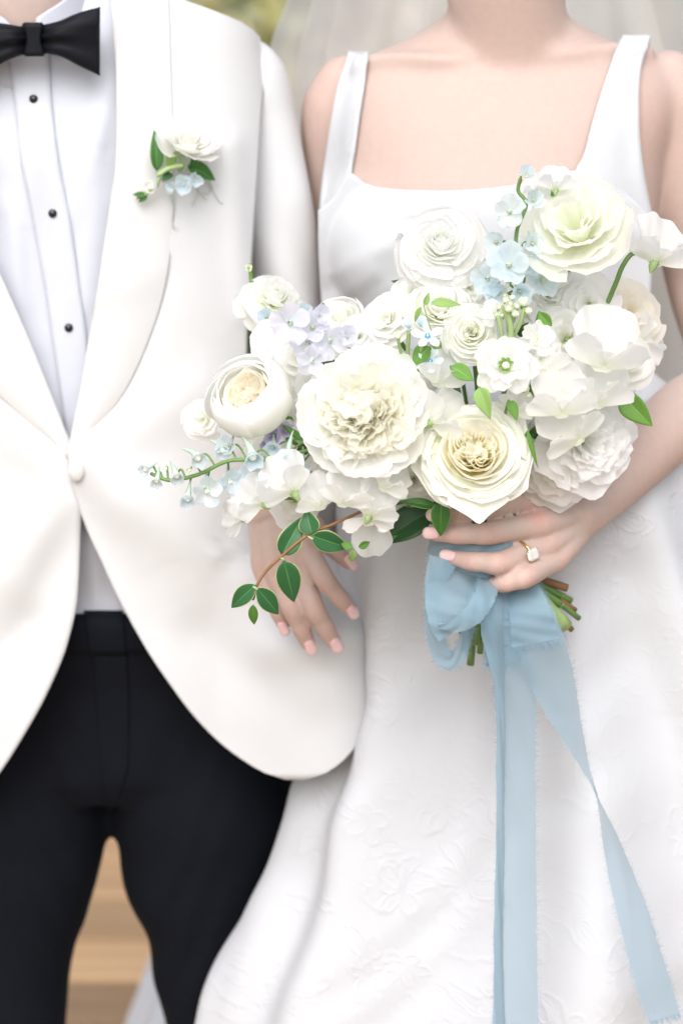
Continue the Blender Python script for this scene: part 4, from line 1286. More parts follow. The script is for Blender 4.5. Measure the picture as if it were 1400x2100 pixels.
@kind
def lisianthus(seed, mat='p_lisi', rings=6, ruf=.07, serr=.025, rufn=2.0, hdrop=.5, cnt=3):
    R = np.random.RandomState(seed); out = []; a0 = 0
    for i in range(rings):
        t = (i + 1) / rings
        rt = .12 + .88 * t ** .95; ht = .38 - hdrop * t ** 1.8
        prof = [(.04 + .08 * t, -.46), (rt * .42, -.30 + .1 * (1 - t)), (rt * .80, ht - .12), (rt * 1.0, ht)]
        va = [wrap_petal(prof, .25 * 2 * PI / cnt, .5 * 2 * PI / cnt * 1.5, R, k=.20, npow=2.4, spiral=.20, ruf=ruf * (.5 + .6 * t), rufn=rufn * R.uniform(.8, 1.2), nu=23, nv=9, serr=serr, lip=.03 * t) for _ in range(3)]
        for j in range(cnt):
            m = rotz(a0 + 2 * PI * j / cnt + R.uniform(-.2, .2)) @ Matrix.Rotation(R.normal(0, .13), 4, 'X') @ Matrix.Rotation(R.normal(0, .11), 4, 'Y')
            out.append(('petal', va[j % 3], mat, m))
        a0 += 1.1
    V, F = ball((0, 0, -.44), (.10, .10, .12), 12, 8)
    out.append(('receptacle', mesh('receptacle', V, F), 'stem_pale', None))
    return out

@kind
def sweet_pea(seed, mat='p_pure', banner=100, wings=38, ruf=.085, calyx=True, back=False):
    """banner petal standing up behind two wings, green calyx below"""
    R = np.random.RandomState(seed); out = []
    b = flat_petal(1.72, .84, .16, .36, 2.2, (-.25, -.1), .18, ruf, R.uniform(1.6, 2.2), R, 25, 13, 0, .06, 0, .05, .85, .35)
    out.append(('banner_petal', b, mat, Matrix.Translation((0, -.55, -.12)) @ Matrix.Rotation(.12 + R.normal(0, .1), 4, 'X')))
    for s in (-1, 1):
        wg = flat_petal(1.0, .50, .2, .30, 2.2, (.55, .45), .6, ruf * .8, 1.3, R, 15, 10, 0, 0, 0, 0, .8)
        out.append(('wing_petal', wg, mat, Matrix.Translation((.05 * s, -.44, .02)) @ Matrix.Rotation(-s * (.22 + R.uniform(0, .35)), 4, 'Z') @ Matrix.Rotation(s * R.uniform(.5, .9), 4, 'Y')))
    kl = flat_petal(.5, .2, .3, .3, 2.2, (.75, .5), .9, .01, 1, R, 9, 7)
    out.append(('keel', kl, mat, Matrix.Translation((0, -.42, .06))))
    if calyx:
        V, F = tube([(0, -.72, -.16), (0, -.58, -.13), (0, -.44, -.10)], [.05, .12, .13], 10)
        pts = [(V, F)]
        for q in range(5):
            a = 2 * PI * q / 5
            pts.append(tube([(.09*math.cos(a), -.50, -.12 + .09*math.sin(a)), (.17*math.cos(a), -.34, -.12 + .17*math.sin(a)), (.21*math.cos(a), -.18, -.13 + .2*math.sin(a))], [.055, .04, .008], 6))
        V, F = join(pts)
        out.append(('calyx', mesh('calyx', V, F), 'stem_pale', None))
    return out

@kind
def stock_floret(seed, mat='p_pure', n=15, eye=True):
    R = np.random.RandomState(seed); out = []
    va = [flat_petal(1., .40, .22, .22, 2.3, (-.15, .25), .25, .05, R.uniform(1, 1.6), R, 13, 8, 0, R.uniform(0, .12), 0, .05, .85, .7) for _ in range(5)]
    for i in range(n):
        t = (i + .5) / n
        out.append(('petal', va[i % 5], mat, put(i * 2.39996, .55 + 1.0 * t, .03, -.22 * t, .62 + .40 * t, R.normal(0, .25))))
    if eye:
        V, F = ball((0, 0, .16), (.12, .12, .18), 12, 8)
        out.append(('bud_eye', mesh('bud_eye', V, F), 'bee', None))
        g = flat_petal(.34, .07, .6, .3, 2, (.2, .4), .2, 0, 1, R, 5, 5)
        for j in range(8):
            out.append(('sepal', g, 'l_light', put(2 * PI * j / 8 + .2, 1.1, .03, .03, 1)))
    return out

@kind
def delphinium_floret(seed, mat='p_blue', open_=1.15, spur=True, n=5):
    R = np.random.RandomState(seed); out = []
    va = [flat_petal(1., .46, .25, .26, 2.3, (-.05, .25), .3, .045, R.uniform(.9, 1.5), R, 11, 8, 0, 0, R.uniform(0, .08), .06, .9, .5) for _ in range(3)]
    for j in range(n):
        out.append(('petal', va[j % 3], mat, put(2 * PI * j / n + PI / 2 + R.normal(0, .1), open_ + R.normal(0, .14), .05, 0, R.uniform(.9, 1.05), R.normal(0, .25))))
    vb = flat_petal(.42, .15, .5, .3, 2, (.2, .5), .4, .02, 1, R, 7, 6, .02)
    for j in range(4):
        out.append(('eye_petal', vb, 'bee', put(2 * PI * j / 4 + .4, .45, .04, .02, 1)))
    if spur:
        V, F = tube([(0, .05, .02), (0, .25, -.28), (0, .55, -.62), (0, .80, -.78)], [.15, .13, .07, .03], 8)
        out.append(('spur', mesh('spur', V, F), 'l_grey2', None))
    return out

@kind
def tweedia_floret(seed, mat='p_tweedia'):
    R = np.random.RandomState(seed); out = []
    va = flat_petal(1., .27, .55, .25, 2.2, (-.05, .2), .35, .03, 1, R, 9, 7, 0, 0, .05)
    for j in range(5):
        out.append(('petal', va, mat, put(2 * PI * j / 5 + .3, 1.35 + R.normal(0, .1), .10, 0, 1, R.normal(0, .15))))
    pts = []
    for j in range(5):
        a = 2 * PI * j / 5 + .9
        pts.append(ball((.13*math.cos(a), .13*math.sin(a), .10), (.07, .07, .12), 8, 6))
    V, F = join(pts); out.append(('corona', mesh('corona', V, F), 'tw_eye', None))
    V, F = ball((0, 0, .14), (.07, .07, .08), 8, 6); out.append(('flower_heart', mesh('flower_heart', V, F), 'bee', None))
    return out

@kind
def bud_floret(seed, mat='p_greenbud', n=6):
    R = np.random.RandomState(seed); out = []
    va = [flat_petal(1.3, .42, .4, .3, 2.0, (-.5, .85), .7, .01, 1, R, 9, 7, 0, 0, .1) for _ in range(2)]
    for j in range(n):
        out.append(('petal', va[j % 2], mat, put(2 * PI * j / n, .42 + .1 * (j % 2), .06, -.5, 1)))
    V, F = ball((0, 0, -.05), (.36, .36, .62), 10, 8); out.append(('bud_core', mesh('bud_core', V, F), 'bee', None))
    V, F = tube([(0, 0, -.75), (0, 0, -.45), (0, 0, -.15)], [.12, .28, .37], 10); out.append(('calyx', mesh('calyx', V, F), 'stem_pale', None))
    return out

@kind
def bell_floret(seed, mat='p_paleblue'):
    """half open drooping delphinium bud with its spur"""
    R = np.random.RandomState(seed); out = []
    va = [flat_petal(1.25, .48, .35, .3, 2.0, (-.45, .8), .6, .02, 1, R, 9, 8, 0, 0, .05, 0, 1., .6) for _ in range(2)]
    for j in range(5):
        out.append(('petal', va[j % 2], mat, put(2 * PI * j / 5, .36, .08, -.45, 1, R.normal(0, .1))))
    V, F = ball((0, 0, -.08), (.30, .30, .45), 10, 8); out.append(('bud_core', mesh('bud_core', V, F), 'bee', None))
    V, F = tube([(0, .05, -.42), (.02, .25, -.70), (0, .62, -.95), (0, 1.0, -1.05)], [.26, .21, .10, .03], 8)
    out.append(('spur', mesh('spur', V, F), 'l_grey2', None))
    return out
M['l_grey2'] = plain_mat('spur_green', (.50, .62, .55), .55, 0, .3, 30, (.36, .50, .36))

def pieces(kname, **kw):
    key = (kname, tuple(sorted(kw.items())))
    if key not in _cache: _cache[key] = KIND[kname](**kw)
    return _cache[key]
def fill(parent, kname, spin=0., **kw):
    for (nm, me, mt, mx) in pieces(kname, **kw):
        m = rotz(spin) if mx is None else rotz(spin) @ mx
        if spin == 0: m = mx if mx is not None else Matrix.Identity(4)
        obj(nm, me, M[mt], parent, mtx=m)
HUB = W(1005, 1115, -.172)
FG = 'flowers in the bouquet'
def stem_to(parent, pts, r=.0019, mat='stem', name='stem'):
    """stem given in world points, hung under its flower"""
    inv = parent.matrix_world.inverted() if parent.matrix_world != Matrix.Identity(4) else parent.matrix_basis.inverted()
    V, F = tube(pts, np.full(len(pts), r), 8, n=6 * len(pts))
    me = mesh(name, V, F); me.transform(inv)
    return obj(name, me, M[mat], parent)
def bloom(name, label, cat, px, py, Y, rpx, kname, face=(0, 0), roll=0, spin=0., stem=True, group=FG, **kw):
    m = frame(px, py, Y, rpx, face, roll)
    t = thing(name, label, cat, group, mtx=m)
    fill(t, kname, spin, **kw)
    if stem:
        a = np.array(m @ Vector((0, 0, -.45))); z = np.array((m @ Vector((0, 0, -1))) - m.translation); z /= np.linalg.norm(z)
        b = a + z * .03
        stem_to(t, [a, b * .45 + HUB * .55 + np.array((0, .045, .012)), HUB + np.array(((a[0] - HUB[0]) * .08, .006 + rnd.uniform(-.008, .008), 0))])
    return t
def subbloom(parent, name, px, py, Y, rpx, kname, face=(0, 0), roll=0, spin=0., **kw):
    """a floret that is a part of a flower stem"""
    m = parent.matrix_basis.inverted() @ frame(px, py, Y, rpx, face, roll)
    e = obj(name, None, parent=parent, mtx=m)
    fill(e, kname, spin, **kw)
    return e
def spray(name, label, cat, px, py, Y, group=FG):
    p = W(px, py, Y)
    return thing(name, label, cat, group, loc=p)

# ---- the large blooms
bloom('peony', 'large frilled white peony with yellow heart, in the middle of the bouquet', 'flower', 748, 842, -.262, 126, 'peony_bloom', (-.12, .16), 0, .4, seed=3)
bloom('garden_rose', 'open creamy garden rose with golden swirl and pointed lower petal, below the green leaflets', 'flower', 972, 925, -.268, 112, 'rose', (.02, .30), 0, .2, seed=5, rings=10, quarter=.10, point=.12, grow=1.3, hdrop=.70, quartered=.42)
gr_ = [o for o in COL.objects if o.get('label', '').startswith('open creamy garden rose')][0]
Rg = np.random.RandomState(77)
for ph_, r0_, L_, w_ in ((-1.50, .50, .70, .62), (-.75, .50, .50, .52), (-2.35, .48, .50, .52)):
    pm_ = flat_petal(1.0, w_ / L_, .75, .42, 1.7, (.10, -.25), -.10, .02, 1.0, Rg, 17, 11, 0, 0, .18)
    obj('petal', pm_, M['p_rose_out'], gr_, mtx=put(ph_, 1.72, r0_, -.12, L_))
bloom('garden_rose', 'cupped white garden rose with peach heart, at the bouquet edge over the jacket', 'flower', 512, 812, -.225, 86, 'rose', (-.42, .52), 0, 1.0, seed=9, rings=11, quartered=.46, qh=.18, heart='p_peach', outer='p_white', close=.16, bowl=.22, hdrop=0., quarter=.08, split=.55)
bloom('ranunculus', 'broad layered white ranunculus in front of the bodice', 'flower', 902, 492, -.20, 98, 'ranunculus', (-.02, .45), 0, .3, seed=4, rings=10, open_=.62, ruf=.035, mat='p_pure')
bloom('ranunculus', 'soft focus white ranunculus beside the ivory sleeve', 'flower', 565, 602, -.10, 76, 'ranunculus', (.30, .75), 0, .9, seed=6, rings=9, open_=.7, ruf=.03)
bloom('lisianthus', 'big ruffled greenish white lisianthus at the top of the bouquet', 'flower', 1178, 462, -.225, 116, 'lisianthus', (-.30, .50), -15, .5, seed=8, rings=5, ruf=.075, serr=.03)
bloom('carnation', 'cream peach ruffled bloom at the right edge behind the sweet peas', 'flower', 1288, 642, -.16, 82, 'lisianthus', (.35, .35), 0, .2, seed=12, mat='p_cream', rings=5, ruf=.05, serr=.02)
bloom('carnation', 'frilly white carnation with toothed petals, lowest on the right above the wrist', 'flower', 1200, 905, -.228, 104, 'lisianthus', (.22, .0), 0, .1, seed=14, mat='p_pure', rings=5, ruf=.09, serr=.045, cnt=4, rufn=2.6)
bloom('carnation', 'second white carnation tucked below the frilly one, petals hanging over the hand', 'flower', 1135, 965, -.212, 80, 'lisianthus', (.0, -.2), 0, .8, seed=15, mat='p_white', rings=4, ruf=.09, serr=.03, cnt=4)
bloom('spray_rose', 'small ivory spray rose left of the green stock buds', 'flower', 966, 682, -.238, 60, 'rose', (-.10, .15), 0, .3, seed=17, rings=9, grow=1.6, heart='p_rose_out', outer='p_white', quarter=.09, bowl=.02)
bloom('spray_rose', 'white spray rose under the broad ranunculus', 'flower', 902, 624, -.215, 72, 'rose', (-.05, .55), 0, .8, seed=18, rings=8, heart='p_white', outer='p_white', quarter=.05)
bloom('spray_rose', 'ruffled white rose half hidden above the peony', 'flower', 790, 652, -.20, 58, 'lisianthus', (-.35, .30), 0, .2, seed=19, mat='p_white', rings=5, ruf=.05, serr=0)
bloom('tulip', 'smooth white tulip like bud behind the lilac florets', 'flower', 697, 655, -.165, 52, 'rose', (-.1, .75), 0, .5, seed=20, rings=5, heart='p_white', outer='p_white', close=.25, hdrop=0, quarter=0)
bloom('lisianthus', 'white lisianthus with small yellow eye, beside the large sweet pea', 'flower', 1160, 690, -.205, 80, 'lisianthus', (-.15, .1), 0, 2.0, seed=21, mat='p_white', rings=4, ruf=.05, serr=0, cnt=3)
bloom('lisianthus', 'blurred white lisianthus left of the peony', 'flower', 612, 735, -.175, 78, 'lisianthus', (-.25, .2), 0, 1.2, seed=22, mat='p_white', rings=5, ruf=.05, serr=.0)
bloom('lisianthus', 'white lisianthus between the peach hearted rose and the peony', 'flower', 622, 850, -.19, 66, 'lisianthus', (-.2, 0), 0, .4, seed=23, mat='p_pure', rings=5, ruf=.06, serr=.02)
bloom('lisianthus', 'pale lisianthus tucked under the top lisianthus', 'flower', 1120, 600, -.185, 72, 'lisianthus', (0, .3), 0, 2.6, seed=24, mat='p_white', rings=4, ruf=.06, serr=.02)
bloom('lisianthus', 'soft white lisianthus at the far left, out of focus against the jacket', 'flower', 415, 862, -.13, 44, 'lisianthus', (-.4, .1), 0, .6, seed=25, mat='p_white', rings=4, ruf=.06, serr=0)
bloom('lisianthus', 'white lisianthus between the peony and the garden rose', 'flower', 848, 985, -.215, 58, 'lisianthus', (-.1, -.3), 0, .9, seed=26, mat='p_white', rings=5, ruf=.05, serr=0)
bloom('lisianthus', 'white ruffled bloom low behind the hanging sweet peas', 'flower', 600, 1030, -.17, 56, 'lisianthus', (-.2, -.2), 0, .3, seed=27, mat='p_white', rings=4, ruf=.06, serr=.03)
bloom('lisianthus', 'white ruffled bloom right of the stock, under the large sweet pea', 'flower', 1235, 800, -.19, 74, 'lisianthus', (.3, .1), 0, .1, seed=28, mat='p_pure', rings=5, ruf=.06, serr=.02)

# ---- sweet peas
SPG = [
 ('large white sweet pea with round veined banner, on the right of the bouquet', 1240, 712, -.266, 92, (.05, .1), 8, 31),
 ('white sweet pea above the frilly carnation with small green tip', 1148, 815, -.270, 76, (.05, .15), -6, 32),
 ('white sweet pea at the upper right, hanging on a bent stem over the arm', 1352, 506, -.19, 74, (.45, .1), 20, 33),
 ('white sweet pea pointing right below the cream bloom', 1328, 690, -.165, 58, (.5, 0), 70, 34),
 ('white sweet pea left of the rose, with pale green calyx', 908, 852, -.262, 66, (.2, 0), 60, 35),
 ('white sweet pea petals above the rose, beside the round leaf', 905, 765, -.245, 54, (.1, .1), 20, 36),
 ('winged white sweet pea highest in the row under the peach hearted rose', 588, 985, -.268, 64, (-.25, .1), -30, 37),
 ('white sweet pea spreading left above the hanging bud', 520, 1020, -.258, 54, (-.3, .1), -55, 38),
 ('closed white sweet pea, lowest at the left end over the hand', 480, 1062, -.255, 40, (-.4, -.2), -80, 39),
 ('flat white sweet pea standing between the left row and the peony', 650, 1020, -.265, 50, (-.1, .1), -20, 40),
 ('twisted white sweet pea under the peony', 708, 1010, -.272, 56, (.1, .1), 15, 41),
 ('rounded white sweet pea with yellowish hood under the peony', 768, 1035, -.270, 58, (.15, .1), 25, 42),
 ('white sweet pea hanging lowest, its banner fanned over the dark leaves', 758, 1085, -.262, 56, (0, -.1), 170, 43),
 ('folded white sweet pea just below the right of the peony', 800, 985, -.268, 50, (.2, .1), 40, 44),
 ('slim white sweet pea reaching up behind the top lisianthus', 1140, 372, -.215, 40, (.1, .3), 5, 45),
 ('small white sweet pea beside the blue buds at the top', 1100, 382, -.195, 34, (-.2, .2), -20, 46),
 ('white sweet pea under the round stock floret, over the rose', 1060, 830, -.248, 42, (.1, .2), 30, 47),
]
SPG += [('broad white sweet pea between the large round one and the frilly carnation', 1228, 796, -.255, 76, (.1, .1), 15, 48),
 ('white sweet pea tilted left over the frilly carnation', 1168, 878, -.262, 70, (0, .1), -35, 49),
 ('white sweet pea between the yellow eyed lisianthus and the stock', 1118, 742, -.252, 52, (-.1, .2), -15, 50)]
for (lb, px, py, Y, r, fc, rl, sd_) in SPG:
    bloom('sweet_pea', lb, 'flower', px, py, Y, r, 'sweet_pea', fc, rl, 0., stem=sd_ not in (33, 39), seed=sd_, calyx=sd_ in (33, 34, 35, 37, 38, 39, 42, 45, 46))

# ---- stock with double florets
st = spray('stock', 'white stock stem with round double florets and green buds on top', 'flower', 1040, 700, -.25)
subbloom(st, 'floret', 1036, 752, -.272, 70, 'stock_floret', (-.02, .12), 0, .2, seed=51)
subbloom(st, 'floret', 1102, 694, -.255, 46, 'stock_floret', (.25, .25), 0, .8, seed=52, n=11, eye=False)
subbloom(st, 'floret', 1108, 735, -.25, 44, 'stock_floret', (.35, -.1), 0, .1, seed=53, n=11, eye=False)
subbloom(st, 'floret', 1010, 640, -.245, 34, 'stock_floret', (-.3, .3), 0, .1, seed=54, n=9, eye=False)
for i, (bx, by, br) in enumerate(((1035, 618, 10), (1050, 612, 9), (1022, 632, 11), (1042, 636, 12), (1060, 630, 11), (1030, 648, 11), (1054, 646, 12), (1072, 622, 16), (1018, 650, 10), (1082, 640, 12), (1044, 625, 10))):
    subbloom(st, 'bud', bx, by, -.262 + .004 * (i % 3), br, 'bud_floret', (rnd.uniform(-.4, .4), .9), 0, rnd.uniform(0, 3), seed=55 + i % 2)
for (ax_, ay, bx, by, r) in ((1046, 712, 1042, 640, .0026), (1028, 706, 1020, 650, .0018), (1052, 690, 1074, 634, .0018), (1042, 680, 1030, 630, .0016), (1046, 670, 1056, 630, .0015)):
    stem_to(st, [W(ax_, ay, -.252), W((ax_ + bx) / 2 + 3, (ay + by) / 2, -.258), W(bx, by, -.258)], r, 'stem_pale', 'stalk')
for (bx, by, br) in ((1075, 800, 13), (1082, 812, 9), (1098, 706, 9)):
    subbloom(st, 'bud', bx, by, -.262, br, 'bud_floret', (.3, .5), 0, 0, seed=56)
stem_to(st, [W(1040, 712, -.25), W(1030, 850, -.21), HUB], .0024, 'stem')

# ---- blue delphiniums
def delph(label, pts, flo, mat, stalkr=.0017, stem=True):
    t = spray('delphinium', label, 'flower', *pts[0])
    P = [W(*q) for q in pts]
    stem_to(t, P, stalkr, 'stem')
    for i, (kx, px, py, Y, r, fc, rl, m_) in enumerate(flo):
        r *= {'b': 1.3, 'o': 1.12, 'c': 1.25, 'g': 1}[kx]
        if kx == 'o': subbloom(t, 'floret', px, py, Y, r, 'delphinium_floret', fc, rl, 0, seed=61 + i % 4, mat=m_ or mat)
        elif kx == 'c': subbloom(t, 'floret', px, py, Y, r, 'delphinium_floret', fc, rl, 0, seed=66 + i % 3, mat=m_ or mat, open_=.62)
        elif kx == 'b': subbloom(t, 'bud', px, py, Y, r, 'bell_floret', fc, rl, 0, seed=70 + i % 3, mat=m_ or mat)
        elif kx == 'g': subbloom(t, 'bud', px, py, Y, r, 'bud_floret', fc, rl, 0, seed=55 + i % 2)
        q = W(px, py, Y + .008)
        k = np.argmin([np.linalg.norm(q - c) for c in catmull(P, 40)]); c = catmull(P, 40)[max(0, k - 3)]
        mid = (q + c) / 2 + np.array((0, .002, .006))
        stem_to(t, [c, mid, q], .0009, 'stem', 'stalk')
    return t
delph('pale blue delphinium spike arching left below the peach hearted rose', [(700, 905, -.215), (560, 940, -.245), (470, 945, -.248), (410, 972, -.245), (350, 985, -.24), (312, 972, -.235)],
 [('b', 300, 962, -.24, 15, (-.6, -.5), 60, None), ('b', 322, 985, -.24, 16, (-.1, -.9), 10, None), ('b', 362, 975, -.245, 18, (.3, -.9), -25, None), ('b', 385, 1022, -.245, 20, (0, -.9), 10, 'p_blue'),
  ('b', 405, 938, -.25, 22, (.35, -.6), -70, None), ('o', 424, 1003, -.25, 34, (.1, -.5), 0, None), ('b', 455, 922, -.24, 20, (.2, -.5), -60, None), ('o', 470, 985, -.238, 30, (.3, -.4), 0, 'p_blue'),
  ('b', 518, 935, -.252, 26, (.25, -.9), -30, 'p_blue'), ('c', 470, 915, -.235, 28, (-.3, .1), 0, 'p_paleblue'), ('o', 520, 970, -.235, 26, (0, -.4), 0, 'p_blue'), ('c', 590, 928, -.238, 34, (.2, -.7), 20, 'p_blue'), ('g', 388, 965, -.248, 8, (.1, .2), 0, None),
  ('g', 340, 962, -.242, 7, (-.2, .4), 0, None), ('c', 560, 915, -.23, 26, (-.1, -.3), 0, 'p_blue'), ('c', 620, 950, -.23, 26, (-.1, -.5), 0, 'p_blue')], 'p_paleblue')
delph('pale blue delphinium spike rising between ranunculus and top lisianthus', [(1075, 640, -.215), (1062, 560, -.235), (1058, 480, -.232), (1078, 420, -.228), (1062, 392, -.226), (1066, 368, -.226)],
 [('c', 1078, 362, -.23, 24, (.1, .4), 10, 'p_paleblue'), ('o', 1045, 436, -.238, 36, (-.15, .05), 0, 'p_paleblue'), ('o', 1042, 546, -.245, 44, (0, .1), 8, 'p_blue'), ('c', 1092, 412, -.222, 28, (.2, .1), 0, 'p_paleblue'),
  ('o', 1000, 572, -.225, 34, (-.3, 0), 0, 'p_blue'), ('c', 1062, 596, -.238, 32, (.2, -.2), 0, 'p_blue'), ('o', 1110, 575, -.218, 36, (.3, -.1), 0, 'p_blue'), ('c', 1020, 600, -.225, 28, (-.2, -.2), 0, 'p_blue'),
  ('c', 1018, 498, -.222, 28, (-.3, .1), 0, 'p_paleblue'), ('c', 1090, 500, -.222, 30, (.2, 0), 0, 'p_paleblue'), ('g', 1035, 606, -.245, 8, (0, .2), 0, None), ('g', 1040, 585, -.25, 7, (0, .2), 0, None), ('c', 1085, 540, -.22, 30, (.1, -.2), 0, 'p_blue')], 'p_blue')
delph('lilac tinted delphinium spike above the peony', [(740, 720, -.21), (690, 700, -.225), (640, 680, -.225), (662, 625, -.215)],
 [('o', 595, 664, -.235, 42, (-.1, .1), 0, 'p_lilac'), ('o', 640, 672, -.228, 34, (.15, .1), 20, 'p_lilac'), ('c', 655, 650, -.225, 28, (.3, .3), 0, 'p_lilac'), ('o', 640, 738, -.235, 34, (-.1, -.25), 0, 'p_lilac'),
  ('o', 675, 700, -.230, 36, (.1, 0), 40, 'p_lilac'), ('c', 706, 692, -.225, 30, (.3, .2), 0, 'p_lilac'), ('o', 632, 705, -.222, 34, (-.2, -.1), 0, 'p_lilac')], 'p_lilac')
delph('blue delphinium florets behind the blurred ranunculus', [(560, 700, -.12), (545, 660, -.10), (520, 600, -.075), (512, 550, -.07)],
 [('c', 548, 650, -.12, 24, (-.2, 0), 0, 'p_blue'), ('c', 620, 640, -.12, 22, (.2, 0), 0, 'p_blue'), ('c', 510, 552, -.07, 10, (0, .4), 0, 'p_greenbud')], 'p_blue')
delph('mauve delphinium florets in the shade under the peach hearted rose', [(640, 930, -.20), (590, 900, -.215), (560, 880, -.21)],
 [('c', 562, 893, -.218, 24, (-.1, -.2), 0, 'p_mauve'), ('c', 585, 885, -.215, 20, (.2, .1), 0, 'p_mauve'), ('c', 548, 910, -.216, 18, (-.2, -.3), 0, 'p_mauve')], 'p_lilac')

# ---- tweedia
sp_ = [o for o in COL.objects if o.get('label', '').startswith('white sweet pea at the upper right')][0]
stem_to(sp_, [W(1322, 522, -.195), W(1296, 520, -.202), W(1276, 545, -.206), W(1262, 580, -.206), W(1246, 618, -.20)], .0021, 'stem')
tw = spray('tweedia', 'sky blue star shaped tweedia with buds, right above the peony', 'flower', 868, 690, -.24)
subbloom(tw, 'floret', 876, 690, -.262, 32, 'tweedia_floret', (.05, .35), 0, .1, seed=81)
subbloom(tw, 'floret', 882, 742, -.245, 28, 'tweedia_floret', (-.2, .5), 0, .9, seed=82)
subbloom(tw, 'floret', 838, 672, -.25, 22, 'delphinium_floret', (-.1, .7), 0, .3, seed=63, mat='p_tweedia', open_=.55, spur=False)
subbloom(tw, 'floret', 862, 668, -.245, 22, 'delphinium_floret', (.1, .6), 0, .6, seed=64, mat='p_tweedia', open_=.6, spur=False)
subbloom(tw, 'bud', 816, 690, -.25, 14, 'bud_floret', (-.2, .8), 0, 0, seed=55)
subbloom(tw, 'floret', 912, 752, -.225, 24, 'tweedia_floret', (.3, .2), 0, .4, seed=83)
stem_to(tw, [W(835, 745, -.235), W(836, 710, -.245), W(838, 682, -.25)], .0018, 'stem_pale')
stem_to(tw, [W(858, 760, -.235), W(862, 720, -.24), W(874, 694, -.25)], .0014, 'stem_pale')
stem_to(tw, [W(828, 740, -.235), W(820, 715, -.245), W(816, 698, -.25)], .0015, 'stem_pale', 'stalk')

# ================================================================ LEAVES
def leaf_mesh(L, Wd, fold=.35, curl=.3, shape=.75, twist=0., wave=.03, seed=0, nu=9, nv=13):
    R = np.random.RandomState(seed)
    u = np.linspace(-1, 1, nu)[None, :]; v = np.linspace(0, 1, nv)[:, None]
    w_ = Wd * np.sin(PI * v ** shape) ** .85 * (1 - .15 * v)
    w_[0] = Wd * .04; w_[-1] = Wd * .01
    x = u * w_
    ang = curl * v
    y = np.cumsum(np.full_like(v, L / (nv - 1)) * np.cos(ang), 0) - L / (nv - 1); z = -np.cumsum(np.full_like(v, L / (nv - 1)) * np.sin(ang), 0)
    z = z + fold * np.abs(x) + wave * Wd * np.sin(7 * v + R.uniform(0, 6)) * u * u * 2
    a = twist * v
    X = x * np.cos(a); Z = z + x * np.sin(a)
    P = np.stack([X + 0 * v, y + 0 * u, Z], -1)
    return mesh('leaf', P, gridF(nv, nu), gridUV(nv, nu))
def leaf(parent, x0, y0, Y0, x1, y1, Y1, wpx, mat, tilt=0., fold=.35, curl=.3, shape=.75, twist=0., seed=0, name='leaf'):
    """leaf from its foot (x0, y0) to its tip (x1, y1); tilt turns its face about its length"""
    a, b = W(x0, y0, Y0), W(x1, y1, Y1)
    y = b - a; L = np.linalg.norm(y); y /= L
    n = CAMD - y * np.dot(CAMD, y); n /= np.linalg.norm(n)
    x = np.cross(y, n)
    n2 = n * math.cos(tilt) + x * math.sin(tilt); x2 = np.cross(y, n2)
    m = Matrix((Vector(x2), Vector(y), Vector(n2))).transposed().to_4x4(); m.translation = Vector(a)
    if parent is not None:
        m = parent.matrix_basis.inverted() @ m
    me = leaf_mesh(L, wpx / 2 / PPM(a), fold, curl, shape, twist, seed=seed)
    return obj(name, me, M[mat], parent, mtx=m, solid=.0003)
LGR = 'greenery in the bouquet'
# the trailing vine
vine = spray('honeysuckle_vine', 'trailing honeysuckle vine of dark leaves with pale rims, over the resting hand', 'vine', 700, 1062, -.26, LGR)
VP = [(760, 1040, -.23), (690, 1072, -.258), (630, 1098, -.27), (578, 1140, -.272), (545, 1172, -.27), (527, 1200, -.27), (519, 1228, -.268)]
stem_to(vine, [W(*q) for q in VP], .0014, 'stem_brown', 'stem')
for (x0, y0, x1, y1, w_, mt, tl, sh) in ((578, 1138, 620, 1062, 54, 'l_vine', .15, .72), (640, 1096, 626, 1046, 48, 'l_vine', -.2, .75), (640, 1098, 718, 1128, 50, 'l_vine', .2, .75), (582, 1150, 606, 1243, 56, 'l_vine', -.1, .68),
        (524, 1200, 468, 1248, 42, 'l_vine', .2, .8), (527, 1206, 576, 1264, 44, 'l_vine', -.15, .8), (519, 1240, 520, 1286, 22, 'l_mid', .1, .8), (722, 1125, 698, 1112, 20, 'l_mid', .3, .8), (724, 1128, 720, 1156, 18, 'l_light', -.1, .8),
        (735, 1122, 760, 1112, 18, 'l_mid', .3, .8)):
    leaf(vine, x0, y0, -.272, x1, y1, -.268, w_, mt, tl, .30, .35, sh, 0, int(x0))
for (x, y) in ((578, 1139), (637, 1097), (524, 1200)):
    stem_to(vine, [W(x - 4, y + 4, -.272), W(x + 3, y + 8, -.273)], .0011, 'stem_pale', 'node')
